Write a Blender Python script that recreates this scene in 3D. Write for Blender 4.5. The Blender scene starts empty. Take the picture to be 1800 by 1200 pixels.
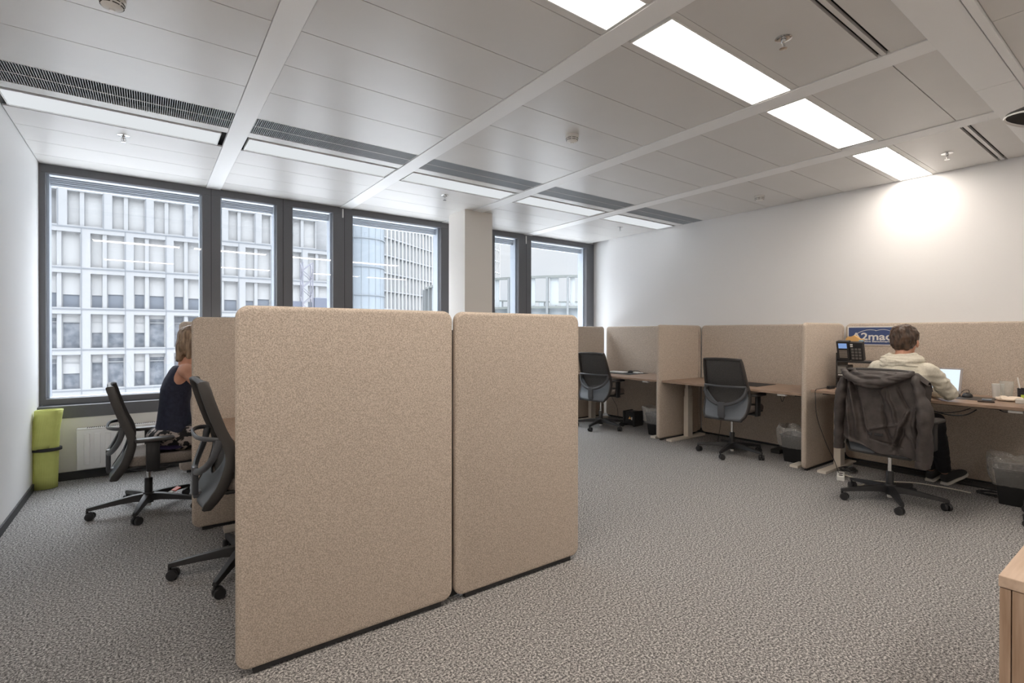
import bpy, bmesh, math, random
from mathutils import Vector, Matrix, noise
random.seed(7)
PI = math.pi
SC = bpy.context.scene
COL = SC.collection
V = Vector

# ------------------------------------------------------------------ camera
F_PX, CY_PX = 879.93, 589.387
yaw, pit, rol = .6284, -.0045, .0012
fw = V((math.sin(yaw)*math.cos(pit), math.cos(yaw)*math.cos(pit), math.sin(pit)))
r0 = V((math.cos(yaw), -math.sin(yaw), 0)); u0 = r0.cross(fw)
rt = r0*math.cos(rol)+u0*math.sin(rol); up = -r0*math.sin(rol)+u0*math.cos(rol)
cd = bpy.data.cameras.new('camera'); cam = bpy.data.objects.new('camera', cd); COL.objects.link(cam)
m = Matrix((rt, up, -fw)).transposed().to_4x4(); m.translation = V((0, 0, 1.33)); cam.matrix_world = m
cd.sensor_width = 36; cd.lens = F_PX/1800*36; cd.shift_y = -(600-CY_PX)/1800; cd.clip_start = .02; cd.clip_end = 600
SC.camera = cam

# ------------------------------------------------------------------ sky and exposure
SKY = 9.5
w = bpy.data.worlds.new('sky'); SC.world = w; w.use_nodes = True
nt = w.node_tree; nt.nodes.clear()
tc = nt.nodes.new('ShaderNodeTexCoord'); nz = nt.nodes.new('ShaderNodeTexNoise'); nz.inputs['Scale'].default_value = 2.2; nz.inputs['Detail'].default_value = 5
cr = nt.nodes.new('ShaderNodeValToRGB'); cr.color_ramp.elements[0].color = (.80, .86, .93, 1); cr.color_ramp.elements[1].color = (1, 1, 1, 1)
cr.color_ramp.elements[0].position = .35; cr.color_ramp.elements[1].position = .65
bg = nt.nodes.new('ShaderNodeBackground'); bg.inputs[1].default_value = SKY; wo = nt.nodes.new('ShaderNodeOutputWorld')
sp = nt.nodes.new('ShaderNodeSeparateXYZ'); mrs = nt.nodes.new('ShaderNodeMapRange'); mrs.interpolation_type = 'SMOOTHSTEP'
mrs.inputs['From Min'].default_value = .18; mrs.inputs['From Max'].default_value = .75; mrs.inputs['To Min'].default_value = .80; mrs.inputs['To Max'].default_value = SKY
nt.links.new(tc.outputs['Generated'], sp.inputs[0]); nt.links.new(sp.outputs['Z'], mrs.inputs[0]); nt.links.new(mrs.outputs[0], bg.inputs[1])
nt.links.new(tc.outputs['Generated'], nz.inputs['Vector']); nt.links.new(nz.outputs['Fac'], cr.inputs[0]); nt.links.new(cr.outputs[0], bg.inputs[0]); nt.links.new(bg.outputs[0], wo.inputs[0])
SC.view_settings.view_transform = 'Standard'; SC.view_settings.look = 'None'; SC.view_settings.gamma = 1; SC.view_settings.use_curve_mapping = False
SC.view_settings.exposure = 0.30
LAMP_WARM = 14.0; LAMP_COOL = .66
SC.cycles.use_denoising = True
SC.cycles.max_bounces = 10; SC.cycles.diffuse_bounces = 6; SC.cycles.transparent_max_bounces = 16
SC.cycles.sample_clamp_indirect = 6

# ------------------------------------------------------------------ materials
MATS = {}
def mat(name, col=(.5, .5, .5), rough=.6, metal=0, col2=None, scale=40, detail=3, bump=0, bscale=None, stretch=None, spec=.5, emit=None, ramp=(.35, .65), coat=0):
    if name in MATS: return MATS[name]
    M = bpy.data.materials.new(name); M.use_nodes = True; MATS[name] = M
    t = M.node_tree; b = t.nodes['Principled BSDF']
    b.inputs['Base Color'].default_value = (*col, 1); b.inputs['Roughness'].default_value = rough; b.inputs['Metallic'].default_value = metal
    b.inputs['Specular IOR Level'].default_value = spec; b.inputs['Coat Weight'].default_value = coat
    if emit: b.inputs['Emission Color'].default_value = (*emit[0], 1); b.inputs['Emission Strength'].default_value = emit[1]
    if col2 or bump:
        c = t.nodes.new('ShaderNodeTexCoord'); mp = t.nodes.new('ShaderNodeMapping'); t.links.new(c.outputs['Object'], mp.inputs[0])
        if stretch: mp.inputs['Scale'].default_value = stretch
        n = t.nodes.new('ShaderNodeTexNoise'); n.inputs['Scale'].default_value = scale; n.inputs['Detail'].default_value = detail; t.links.new(mp.outputs[0], n.inputs['Vector'])
        if col2:
            r = t.nodes.new('ShaderNodeValToRGB'); r.color_ramp.elements[0].color = (*col, 1); r.color_ramp.elements[1].color = (*col2, 1)
            r.color_ramp.elements[0].position = ramp[0]; r.color_ramp.elements[1].position = ramp[1]
            t.links.new(n.outputs['Fac'], r.inputs[0]); t.links.new(r.outputs[0], b.inputs['Base Color'])
        if bump:
            n2 = n
            if bscale: n2 = t.nodes.new('ShaderNodeTexNoise'); n2.inputs['Scale'].default_value = bscale; n2.inputs['Detail'].default_value = 3; t.links.new(mp.outputs[0], n2.inputs['Vector'])
            bp = t.nodes.new('ShaderNodeBump'); bp.inputs['Strength'].default_value = bump; bp.inputs['Distance'].default_value = .004
            t.links.new(n2.outputs['Fac'], bp.inputs['Height']); t.links.new(bp.outputs[0], b.inputs['Normal'])
    return M
def glassy(name, tint=(1, 1, 1), ior=1.45, rough=0, haze=0, hazecol=(.9, .9, .9), bump=0, bscale=30):
    if name in MATS: return MATS[name]
    M = bpy.data.materials.new(name); M.use_nodes = True; MATS[name] = M
    t = M.node_tree; t.nodes.clear(); N = t.nodes.new
    tr = N('ShaderNodeBsdfTransparent'); tr.inputs[0].default_value = (*tint, 1); gl = N('ShaderNodeBsdfGlossy'); gl.inputs['Roughness'].default_value = rough
    fr = N('ShaderNodeFresnel'); ge = N('ShaderNodeNewGeometry'); mr = N('ShaderNodeMapRange'); mr.inputs['To Min'].default_value = ior; mr.inputs['To Max'].default_value = 1/ior
    t.links.new(ge.outputs['Backfacing'], mr.inputs[0]); t.links.new(mr.outputs[0], fr.inputs[0]); mx = N('ShaderNodeMixShader'); o = N('ShaderNodeOutputMaterial')
    t.links.new(fr.outputs[0], mx.inputs[0]); t.links.new(tr.outputs[0], mx.inputs[1]); t.links.new(gl.outputs[0], mx.inputs[2])
    last = mx
    if haze:
        d = N('ShaderNodeBsdfDiffuse'); d.inputs[0].default_value = (*hazecol, 1); m2 = N('ShaderNodeMixShader'); m2.inputs[0].default_value = haze
        t.links.new(mx.outputs[0], m2.inputs[1]); t.links.new(d.outputs[0], m2.inputs[2]); last = m2
    if bump:
        c = N('ShaderNodeTexCoord'); n = N('ShaderNodeTexNoise'); n.inputs['Scale'].default_value = bscale; b = N('ShaderNodeBump'); b.inputs['Strength'].default_value = bump; b.inputs['Distance'].default_value = .02
        t.links.new(c.outputs['Object'], n.inputs['Vector']); t.links.new(n.outputs['Fac'], b.inputs['Height']); t.links.new(b.outputs[0], gl.inputs['Normal']); t.links.new(b.outputs[0], fr.inputs['Normal'])
    t.links.new(last.outputs[0], o.inputs[0])
    return M
def glow(name, col, s):
    M = bpy.data.materials.new(name); M.use_nodes = True; t = M.node_tree; t.nodes.clear()
    e = t.nodes.new('ShaderNodeEmission'); e.inputs[0].default_value = (*col, 1); e.inputs[1].default_value = s; o = t.nodes.new('ShaderNodeOutputMaterial'); t.links.new(e.outputs[0], o.inputs[0])
    return M

M_wall = mat('white paint', (.86, .86, .86), .55, bump=.05, scale=120)
M_beige = mat('beige paint', (.78, .77, .73), .6, bump=.05, scale=120)
M_ceil = mat('grey ceiling metal', (.67, .655, .635), .33, spec=.45, col2=(.69, .675, .655), scale=3)
M_beam = mat('white beam metal', (.88, .88, .875), .4)
M_dark = mat('dark void', (.03, .03, .03), .9)
M_trimw = mat('white enamel', (.83, .83, .82), .35)
M_frame = mat('anthracite window frame', (.125, .127, .138), .42, col2=(.13, .132, .143), scale=60)
M_rev = mat('aluminium reveal', (.45, .49, .55), .35, .3)
M_blind = mat('blind slats', (.42, .46, .52), .4, .2)
M_glass = glassy('window glass', (.97, .985, 1), 1.5)
M_glassware = glassy('drinking glass', (.97, .98, .97), 1.5, haze=.12)
M_bag = glassy('clear bin bag', (.96, .96, .96), 2.1, .16, haze=.15, hazecol=(.75, .74, .72), bump=1, bscale=26)
M_base = mat('dark baseboard', (.04, .042, .045), .6)
M_felt = mat('felt', (.415, .348, .285), .95, col2=(.69, .60, .515), scale=210, detail=4, bump=.35, spec=.1, ramp=(.36, .66))
M_wood = mat('desk wood', (.27, .185, .135), .45, col2=(.40, .29, .215), scale=14, detail=6, stretch=(14, 1, 14), spec=.35)
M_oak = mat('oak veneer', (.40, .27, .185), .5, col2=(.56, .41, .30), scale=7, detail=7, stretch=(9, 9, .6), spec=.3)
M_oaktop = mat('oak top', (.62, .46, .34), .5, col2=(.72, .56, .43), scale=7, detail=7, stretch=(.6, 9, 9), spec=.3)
M_leg = mat('cream metal', (.70, .645, .565), .4)
M_black = mat('black plastic', (.022, .022, .024), .42)
M_blackm = mat('matt black', (.03, .03, .031), .75)
M_grey = mat('grey plastic', (.048, .044, .042), .45)
M_hoop = mat('slate plastic', (.07, .073, .08), .35)
M_shell = mat('mid grey shell', (.13, .145, .165), .42)
M_chrome = mat('chrome', (.72, .72, .72), .15, 1)
M_seat = mat('seat fabric', (.20, .17, .15), .9, col2=(.29, .25, .22), scale=150, bump=.2)
M_mesh = mat('back mesh', (.028, .028, .03), .7, col2=(.11, .105, .10), scale=350, bump=.5, spec=.3)
M_white = mat('white plastic', (.82, .81, .78), .4)
M_paper = mat('paper', (.86, .85, .82), .8)
M_bin = mat('bin plastic', (.012, .012, .013), .38)
M_green = mat('lime foam', (.56, .60, .17), .7, col2=(.62, .66, .20), scale=10)
M_skin = mat('skin', (.66, .36, .25), .5, col2=(.60, .31, .21), scale=14, spec=.3)
M_hairb = mat('brown hair', (.030, .018, .012), .45, col2=(.11, .065, .042), scale=42, stretch=(1, 1, .35), bump=.6, detail=5)
M_hairl = mat('light brown hair', (.12, .075, .045), .4, col2=(.36, .25, .16), scale=60, stretch=(1, 1, .08), bump=.6, detail=5)
M_hood = mat('cream jersey', (.62, .58, .48), .9, col2=(.70, .66, .56), scale=90, bump=.3)
M_jack = mat('charcoal coat cloth', (.038, .031, .029), .6, col2=(.068, .056, .052), scale=16, bump=.25, bscale=70)
M_navy = mat('navy jersey', (.018, .022, .045), .8, col2=(.028, .033, .062), scale=40, bump=.2)
M_skirt = mat('printed skirt', (.015, .014, .016), .8, col2=(.42, .36, .33), scale=26, detail=6, ramp=(.49, .53))
M_purple = mat('purple cloth', (.05, .035, .11), .8)
M_trous = mat('dark denim', (.014, .014, .018), .85, bump=.2, scale=40)
M_cable = mat('white cable', (.75, .72, .62), .5)
M_screen = glow('laptop display', (.74, .85, 1), .95)
M_lcd = glow('phone display', (.22, .34, .62), .8)
M_blue = mat('poster blue', (.055, .09, .23), .5)
M_posterw = mat('poster white', (.80, .79, .76), .5)
M_orange = mat('orange card', (.80, .48, .18), .7)
M_red = mat('red tag', (.7, .06, .02), .5)
M_tissue = mat('tissue', (.82, .70, .58), .9, bump=.3, scale=60)
M_lime = mat('lime label', (.6, .75, .1), .5)

def carpet():
    M = bpy.data.materials.new('carpet'); M.use_nodes = True; t = M.node_tree; b = t.nodes['Principled BSDF']; N = t.nodes.new; L = t.links.new
    b.inputs['Roughness'].default_value = .95; b.inputs['Specular IOR Level'].default_value = .08
    c = N('ShaderNodeTexCoord'); n1 = N('ShaderNodeTexNoise'); n1.inputs['Scale'].default_value = 105; n1.inputs['Detail'].default_value = 6; n1.inputs['Roughness'].default_value = .9
    L(c.outputs['Object'], n1.inputs['Vector'])
    r = N('ShaderNodeValToRGB'); e = r.color_ramp.elements; e[0].position = .42; e[0].color = (.045, .044, .046, 1); e[1].position = .585; e[1].color = (.78, .76, .74, 1)
    x = r.color_ramp.elements.new(.5); x.color = (.205, .199, .197, 1)
    L(n1.outputs['Fac'], r.inputs[0]); L(r.outputs[0], b.inputs['Base Color'])
    bp = N('ShaderNodeBump'); bp.inputs['Strength'].default_value = .12; bp.inputs['Distance'].default_value = .003; L(n1.outputs['Fac'], bp.inputs['Height']); L(bp.outputs[0], b.inputs['Normal'])
    return M
M_carpet = carpet()

# ------------------------------------------------------------------ mesh builder
class MB:
    def __init__(s): s.bm = bmesh.new(); s.mi = 0
    def _tag(s, n0):
        s.bm.faces.ensure_lookup_table()
        for f in s.bm.faces[n0:]: f.material_index = s.mi
    def box(s, lo, hi, bev=0, M=None, seg=2):
        n0 = len(s.bm.faces); lo = V(lo); hi = V(hi)
        g = bmesh.ops.create_cube(s.bm, size=1)
        vs = g['verts']
        for v in vs: v.co = V((lo[i]+(v.co[i]+.5)*(hi[i]-lo[i]) for i in range(3)))
        if M is not None: bmesh.ops.transform(s.bm, matrix=M, verts=vs)
        if bev:
            ed = list({e for v in vs for e in v.link_edges})
            bmesh.ops.bevel(s.bm, geom=ed, offset=bev, segments=seg, profile=.5, affect='EDGES')
        s._tag(n0); return s
    def ring_loft(s, rings, closed=True, cap=True, loop=False):
        n0 = len(s.bm.faces); R = [[s.bm.verts.new(p) for p in r] for r in rings]; k = len(R[0])
        rng = range(len(R)) if loop else range(len(R)-1)
        for i in rng:
            a, b = R[i], R[(i+1) % len(R)]
            for j in range(k if closed else k-1):
                try: s.bm.faces.new((a[j], a[(j+1) % k], b[(j+1) % k], b[j]))
                except ValueError: pass
        if cap and closed and not loop:
            s.bm.faces.new(R[0][::-1]); s.bm.faces.new(R[-1])
        s._tag(n0); return s
    def tube(s, pts, r, n=8, loop=False, smooth=0, sx=1, upv=(0, 0, 1), cap=True):
        pts = [V(p) for p in pts]; rr = r if isinstance(r, (list, tuple)) else [r]*len(pts)
        if smooth:
            P, Q = [], []; m = len(pts)
            for i in range(m if loop else m-1):
                p0 = pts[(i-1) % m] if (loop or i > 0) else pts[0]; p1 = pts[i]; p2 = pts[(i+1) % m]; p3 = pts[(i+2) % m] if (loop or i+2 < m) else pts[-1]
                for j in range(smooth):
                    t = j/smooth; t2 = t*t; t3 = t2*t
                    P.append(.5*((2*p1)+(-p0+p2)*t+(2*p0-5*p1+4*p2-p3)*t2+(-p0+3*p1-3*p2+p3)*t3)); Q.append(rr[i]*(1-t)+rr[(i+1) % m]*t)
            if not loop: P.append(pts[-1]); Q.append(rr[-1])
            pts, rr = P, Q
        rings = []; m = len(pts); U = V(upv)
        for i, p in enumerate(pts):
            a = pts[(i-1) % m] if (loop or i) else p; b = pts[(i+1) % m] if (loop or i < m-1) else p
            t = (b-a).normalized(); x = t.cross(U)
            if x.length < 1e-3: x = t.cross(V((1, 0, .01)))
            x.normalize(); y = x.cross(t)
            rings.append([p+x*math.cos(2*PI*k/n)*rr[i]*sx+y*math.sin(2*PI*k/n)*rr[i] for k in range(n)])
        return s.ring_loft(rings, loop=loop, cap=cap)
    def lathe(s, prof, c=(0, 0, 0), n=24, cap=True, M=None, fn=None):
        c = V(c); rings = []
        for r, z in prof:
            rg = []
            for k in range(n):
                a = 2*PI*k/n; p = V((r*math.cos(a), r*math.sin(a), z))
                if fn: p = fn(p, a)
                if M is not None: p = M @ p
                rg.append(c+p)
            rings.append(rg)
        return s.ring_loft(rings, cap=cap)
    def grid(s, fn, nu, nv):
        n0 = len(s.bm.faces)
        G = [[s.bm.verts.new(fn(i/nu, j/nv)) for j in range(nv+1)] for i in range(nu+1)]
        for i in range(nu):
            for j in range(nv): s.bm.faces.new((G[i][j], G[i+1][j], G[i+1][j+1], G[i][j+1]))
        s._tag(n0); return s
    def ball(s, c, r, M=None, u=20, v=14):
        n0 = len(s.bm.faces); g = bmesh.ops.create_uvsphere(s.bm, u_segments=u, v_segments=v, radius=1)
        r = r if isinstance(r, (tuple, list)) else (r, r, r)
        T = Matrix.Translation(V(c)) @ (M.to_4x4() if M is not None else Matrix()) @ Matrix.Diagonal((*r, 1))
        bmesh.ops.transform(s.bm, matrix=T, verts=g['verts']); s._tag(n0); return s
    def cap(s, a, b, ra, rb, n=14):
        a = V(a); b = V(b); d = b-a; L = d.length; t = d/L; x = t.orthogonal().normalized(); y = t.cross(x); rings = []
        for k in range(7):
            th = -PI/2+k*PI/12 if k < 7 else 0
            rings.append((a+t*math.sin(th)*ra, max(math.cos(th)*ra, 1e-4)))
        for k in range(1, 7):
            th = k*PI/12; rings.append((b+t*math.sin(th)*rb, max(math.cos(th)*rb, 1e-4)))
        rings.insert(7, (b, rb))
        return s.ring_loft([[c+(x*math.cos(2*PI*j/n)+y*math.sin(2*PI*j/n))*r for j in range(n)] for c, r in rings])
    def prism(s, poly, h0, h1, axis='z', M=None):
        f = {'z': lambda a, b, h: V((a, b, h)), 'y': lambda a, b, h: V((a, h, b)), 'x': lambda a, b, h: V((h, a, b))}[axis]
        T = (lambda p: M @ p) if M is not None else (lambda p: p)
        return s.ring_loft([[T(f(a, b, h0)) for a, b in poly], [T(f(a, b, h1)) for a, b in poly]])
    def build(s, name, mats, parent=None, smooth=False, solid=0, sub=0, bevel=0, loc=None, rotz=0):
        bmesh.ops.recalc_face_normals(s.bm, faces=s.bm.faces)
        me = bpy.data.meshes.new(name); s.bm.to_mesh(me); s.bm.free()
        for mm in (mats if isinstance(mats, (list, tuple)) else [mats]): me.materials.append(mm)
        if smooth:
            me.shade_smooth()
            try: me.set_sharp_from_angle(angle=math.radians(40 if smooth is True else smooth))
            except Exception: pass
        o = bpy.data.objects.new(name, me); COL.objects.link(o)
        if loc is not None: o.location = loc
        o.rotation_euler.z = rotz
        if parent: o.parent = parent
        if solid: d = o.modifiers.new('solid', 'SOLIDIFY'); d.thickness = solid; d.offset = 0
        if bevel: d = o.modifiers.new('bevel', 'BEVEL'); d.width = bevel; d.segments = 3; d.limit_method = 'ANGLE'; d.angle_limit = .9
        if sub: d = o.modifiers.new('sub', 'SUBSURF'); d.levels = sub; d.render_levels = sub
        return o

def empty(name, loc=(0, 0, 0), rz=0):
    o = bpy.data.objects.new(name, None); COL.objects.link(o); o.location = loc; o.rotation_euler.z = rz; o.empty_display_size = .1; return o
def tag(o, label, cat, group=None):
    o['label'] = label; o['category'] = cat
    if group: o['group'] = group
    return o
def struct(o, label=None):
    o['kind'] = 'structure'
    if label: o['label'] = label
    return o
def rrect(x0, x1, y0, y1, r, n=6):
    P = []
    for cx, cy, a0 in ((x1-r, y1-r, 0), (x0+r, y1-r, PI/2), (x0+r, y0+r, PI), (x1-r, y0+r, 1.5*PI)):
        for k in range(n+1):
            a = a0+k*PI/2/n; P.append((cx+r*math.cos(a), cy+r*math.sin(a)))
    return P
def pillow(mb, x0, x1, y0, y1, z0, z1, r, e, M=None, n=6):
    """slab with rounded outline r and rounded rim e; outline in the local XY plane"""
    rings = []
    for k in range(5):
        a = k*PI/8; ins = e*(1-math.sin(a)); rings.append((z0+e*(1-math.cos(a)), ins))
    for k in range(5):
        a = PI/2-k*PI/8; ins = e*(1-math.sin(a)); rings.append((z1-e*(1-math.cos(a)), ins))
    R = []
    for z, ins in rings:
        P = rrect(x0+ins, x1-ins, y0+ins, y1-ins, max(r-ins, .002), n); R.append([(M @ V((a, b, z)) if M is not None else V((a, b, z))) for a, b in P])
    return mb.ring_loft(R)

# ------------------------------------------------------------------ room shell
XL, XR, YW, YB, ZC = -.79, 6.04, 6.0, -2.6, 2.844
struct(MB().box((XL-.2, YB-.2, -.12), (XR+.3, YW+.3, 0)).build('floor', M_carpet))
struct(MB().box((XL-.15, YB, 0), (XL, YW+.3, 3.0)).build('wall_left', M_wall))
struct(MB().box((XR, YB, 0), (XR+.2, 5.65, 3.0)).box((XR+.12, 5.65, 0), (XR+.2, YW+.3, 3.0)).build('wall_right', M_wall))
struct(MB().box((XL-.15, YB-.15, 0), (XR+.2, YB, 3.0)).build('wall_back', M_wall))
# window wall: parapet below, lintel above, pier between the windows
WX0, WX1, WX2, WX3 = -.79, 3.40, 4.04, 6.16
struct(MB().box((XL, YW, 0), (XR+.12, YW+.30, .56)).box((WX1, YW+.12, .56), (WX2, YW+.30, ZC)).box((XL, YW+.12, ZC), (XR+.12, YW+.3, 3.0)).build('wall_window', M_beige))
struct(MB().box((3.128, 5.285, 0), (3.532, 5.69, ZC), .004).build('wall_column', mat('column paint', (.83, .79, .74), .6, bump=.05, scale=120)))
struct(MB().box((XL, YW-.014, 0), (XR+.1, YW, .075)).build('baseboard_window', M_base))
struct(MB().box((XL, YB, 0), (XL+.012, YW-.014, .06)).build('baseboard_left', M_base))
struct(MB().box((XR-.012, YB, 0), (XR, 5.65, .06)).build('baseboard_right', M_base))

# ceiling panels over a dark void
BEAMS = [(.490, .622), (1.868, 2.008), (3.245, 3.395), (4.655, 4.815)]
BAYS = [(XL+.004, .490), (.622, 1.868), (2.008, 3.245), (3.395, 4.655), (4.815, XR-.010)]
cb = MB(); g = .0025
for i, (a, b) in enumerate(BAYS):
    def pan(y0, y1): cb.box((a+g, y0+g, ZC), (b-g, y1-g, ZC+.012))
    ys = [1.80, 2.25, 2.66, 3.05, 3.46, 3.92]
    for y0, y1 in zip(ys, ys[1:]): pan(y0, y1)
    pan(4.245, 4.345)
    for y0, y1 in zip((4.69, 5.05, 5.42), (5.05, 5.42, 5.80)): pan(y0, y1)
    cb.box((a+g, 5.80+g, ZC), (b-g, YW+.12, ZC+.012))
    # strips round the warm light
    cb.box((a+g, 1.46, ZC), (b-g, 1.497, ZC+.012)).box((a+g, 1.756, ZC), (b-g, 1.80-g, ZC+.012))
    if i in (2, 4):
        cb.box((a+g, .83, ZC), (b-g, .975, ZC+.012)); cb.box((a+g, 1.065, ZC), (b-g, 1.46-g, ZC+.012))
    else:
        pan(.83, 1.03); pan(1.03, 1.46)
XS = [XL+.004, .556, 1.938, 3.32, 4.735, XR-.010]
for a, b in zip(XS, XS[1:]):
    for y0, y1 in ((-.0, .605), (-.6, 0), (-.89, -.6), (-1.8, -1.15), (YB, -1.8)): cb.box((a+g, y0+g, ZC), (b-g, y1-g, ZC+.012))
RL = [(-.74, .46), (1.2, 2.4), (3.4, 4.6), (4.8, 6.0)]
for (a0, a1), (b0, b1) in zip([(XL, 0)]+RL, RL+[(XR-.01, 0)]): cb.box((a1 if a0 > XL else XL, -1.15, ZC), (b0, -.89, ZC+.012))
struct(cb.build('ceiling', M_ceil))
struct(MB().box((XL, YB, ZC+.06), (XR+.12, YW+.12, ZC+.12)).build('ceiling', M_dark, None))
for i, (a, b) in enumerate(BEAMS):
    struct(MB().box((a, .83, ZC-.006), (b, YW+.12, ZC+.02), .002).build('trim_%d' % (i+1), M_beam))
struct(MB().box((XL, .648, ZC-.010), (4.16, .83, ZC+.02), .002).box((4.164, .648, ZC-.010), (XR-.008, .83, ZC+.02), .002).build('trim_5', M_beam))
struct(MB().box((XL, .605, ZC-.020), (XR-.008, .640, ZC+.02), .002).build('trim_6', M_beam))

# lights in the ceiling
def ceiling_light(x0, x1, y0, y1, m_em, label, grp):
    t = tag(empty('ceiling_light', ((x0+x1)/2, (y0+y1)/2, ZC)), label, 'light', grp); hx, hy = (x1-x0)/2, (y1-y0)/2; f = .008
    MB().box((-hx, -hy, -.003), (hx, -hy+f, .02)).box((-hx, hy-f, -.003), (hx, hy, .02)).box((-hx, -hy+f, -.003), (-hx+f, hy-f, .02)).box((hx-f, -hy+f, -.003), (hx, hy-f, .02)).build('frame', M_trimw, t)
    MB().box((-hx+f, -hy+f, .002), (hx-f, hy-f, .012)).build('diffuser', m_em, t)
EM_W = glow('warm lamp panel', (1, .90, .80), LAMP_WARM); EM_FILL = glow('added rear fill panel', (1, .90, .80), 12.0); EM_C = glow('cool lamp panel', (.93, .97, 1), LAMP_COOL)
wl = ['warm ceiling light panel cut off by the top edge of the photo', 'largest whole warm ceiling light panel, above the middle of the room', 'warm ceiling light panel, the middle one of the bright row', 'warm ceiling light panel touching the right wall']
for (a, b), l in zip([(.66, 1.857), (2.036, 3.236), (3.414, 4.574), (4.845, 6.02)], wl):
    ceiling_light(a, b, 1.497, 1.756, EM_W, l, 'warm ceiling light panels')
ceiling_light(-.74, .46, 1.497, 1.756, EM_W, 'warm ceiling light panel by the left wall beyond the top edge', 'warm ceiling light panels')
for a, b, nm in ((-.74, .46, 'left'), (1.2, 2.4, 'middle'), (3.4, 4.6, 'right'), (4.8, 6.0, 'far right')):
    ceiling_light(a, b, -1.15, -.89, EM_FILL, 'added warm fill panel behind the camera, %s one' % nm, 'warm ceiling light panels')  # unseen fill panels, added to brighten screens and ceiling from behind the camera
cl = ['pale strip light in the ceiling beside the left wall', 'pale strip light above the tall narrow windows', 'pale strip light just left of the column', 'pale strip light just right of the column', 'pale strip light touching the right wall, the farthest']
cells = [(-.755, .452), (.640, 1.85), (2.026, 3.22), (3.42, 4.62), (4.84, 6.00)]
for (a, b), l in zip(cells, cl):
    ceiling_light(a, b, 4.375, 4.665, EM_C, l, 'pale strip lights along the window side')
# narrow the glowing part of the window-side lights with a white border
# louvre grilles
gl = ['dark slotted ceiling air grille beside the left wall', 'dark slotted ceiling air grille between the first and second beam', 'dark slotted ceiling air grille above and left of the column', 'dark slotted ceiling air grille right of the column', 'dark slotted ceiling air grille meeting the right wall']
for (a, b), l in zip(BAYS, gl):
    t = tag(empty('air_grille', (a, 3.92, ZC)), l, 'air grille', 'slotted air grilles in the ceiling')
    MB().box((0, 0, .035), (b-a, .325, .045)).build('backing', M_dark, t)
    s = MB(); n = int((b-a)/.0125)
    for k in range(n): s.box((k*.0125+.004, .004, 0), (k*.0125+.0075, .321, .028))
    s.build('louvre', mat('louvre metal', (.36, .38, .40), .4), t)
    MB().box((0, 0, -.001), (b-a, .006, .03)).box((0, .319, -.001), (b-a, .325, .03)).box((0, .160, -.001), (b-a, .165, .004)).build('frame', M_ceil, t)
# slot diffusers
for (a, b), l in (((2.05, 3.243), 'two-line black slot diffuser at the top of the photo'), ((4.835, 6.025), 'two-line black slot diffuser running to the right wall')):
    t = tag(empty('slot_diffuser', (a, .975, ZC)), l, 'air vent', 'slot diffusers'); L = b-a
    MB().box((0, 0, .03), (L, .09, .04)).build('backing', M_dark, t)
    MB().box((0, 0, 0), (L, .014, .02)).box((0, .034, 0), (L, .056, .02)).box((0, .076, 0), (L, .09, .02)).build('rail', M_ceil, t)
# sprinklers and smoke detectors
def sprinkler(x, y, l):
    t = tag(empty('sprinkler', (x, y, ZC)), l, 'sprinkler', 'ceiling sprinklers')
    MB().lathe([(.040, 0), (.040, -.004), (.030, -.007), (.014, -.006), (.012, 0)], n=28).build('escutcheon', M_chrome, t, smooth=True)
    MB().lathe([(.010, 0), (.010, -.022), (.006, -.026), (.0045, -.05)], n=14).tube([(.010, 0, -.02), (.014, 0, -.035), (.004, 0, -.052)], .002, 6).tube([(-.010, 0, -.02), (-.014, 0, -.035), (-.004, 0, -.052)], .002, 6).build('nozzle', M_chrome, t, smooth=True)
    MB().lathe([(.004, -.052), (.019, -.053), (.019, -.055), (.004, -.056)], n=18).build('deflector', M_chrome, t, smooth=True)
for x, y, l in ((2.638, 1.265, 'chrome sprinkler between the second warm light and the top slot vent'), (5.423, 1.257, 'chrome sprinkler beside the warm light at the right wall'), (-.151, 4.87, 'chrome sprinkler above the large left window'), (2.638, 4.888, 'chrome sprinkler just left of the column top'), (5.445, 4.875, 'chrome sprinkler nearest the far right corner')):
    sprinkler(x, y, l)
def smoke(x, y, l):
    t = tag(empty('smoke_detector', (x, y, ZC)), l, 'smoke detector', 'white smoke detectors')
    MB().lathe([(.052, 0), (.053, -.014), (.048, -.018)], n=32).build('base', M_white, t, smooth=True)
    b = MB().lathe([(.044, -.018), (.046, -.030), (.040, -.044), (.026, -.052), (.012, -.054), (.010, -.060), (.0, -.060)], n=32)
    b.build('housing', M_white, t, smooth=True)
    s = MB()
    for k in range(8):
        for z, r in ((-.026, .0462), (-.038, .0432)):
            P = [(r*math.cos(a), r*math.sin(a), z) for a in [k*PI/4+.08+j*.1 for j in range(7)]]; s.tube(P, .0022, 5)
    s.build('vent_slot', M_dark, t)
for x, y, l in ((2.63, 2.84, 'white smoke detector in the middle of the ceiling'), (-.13, 2.90, 'white smoke detector cut off at the top left'), (5.459, 2.87, 'white smoke detector close to the right wall')):
    smoke(x, y, l)

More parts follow.
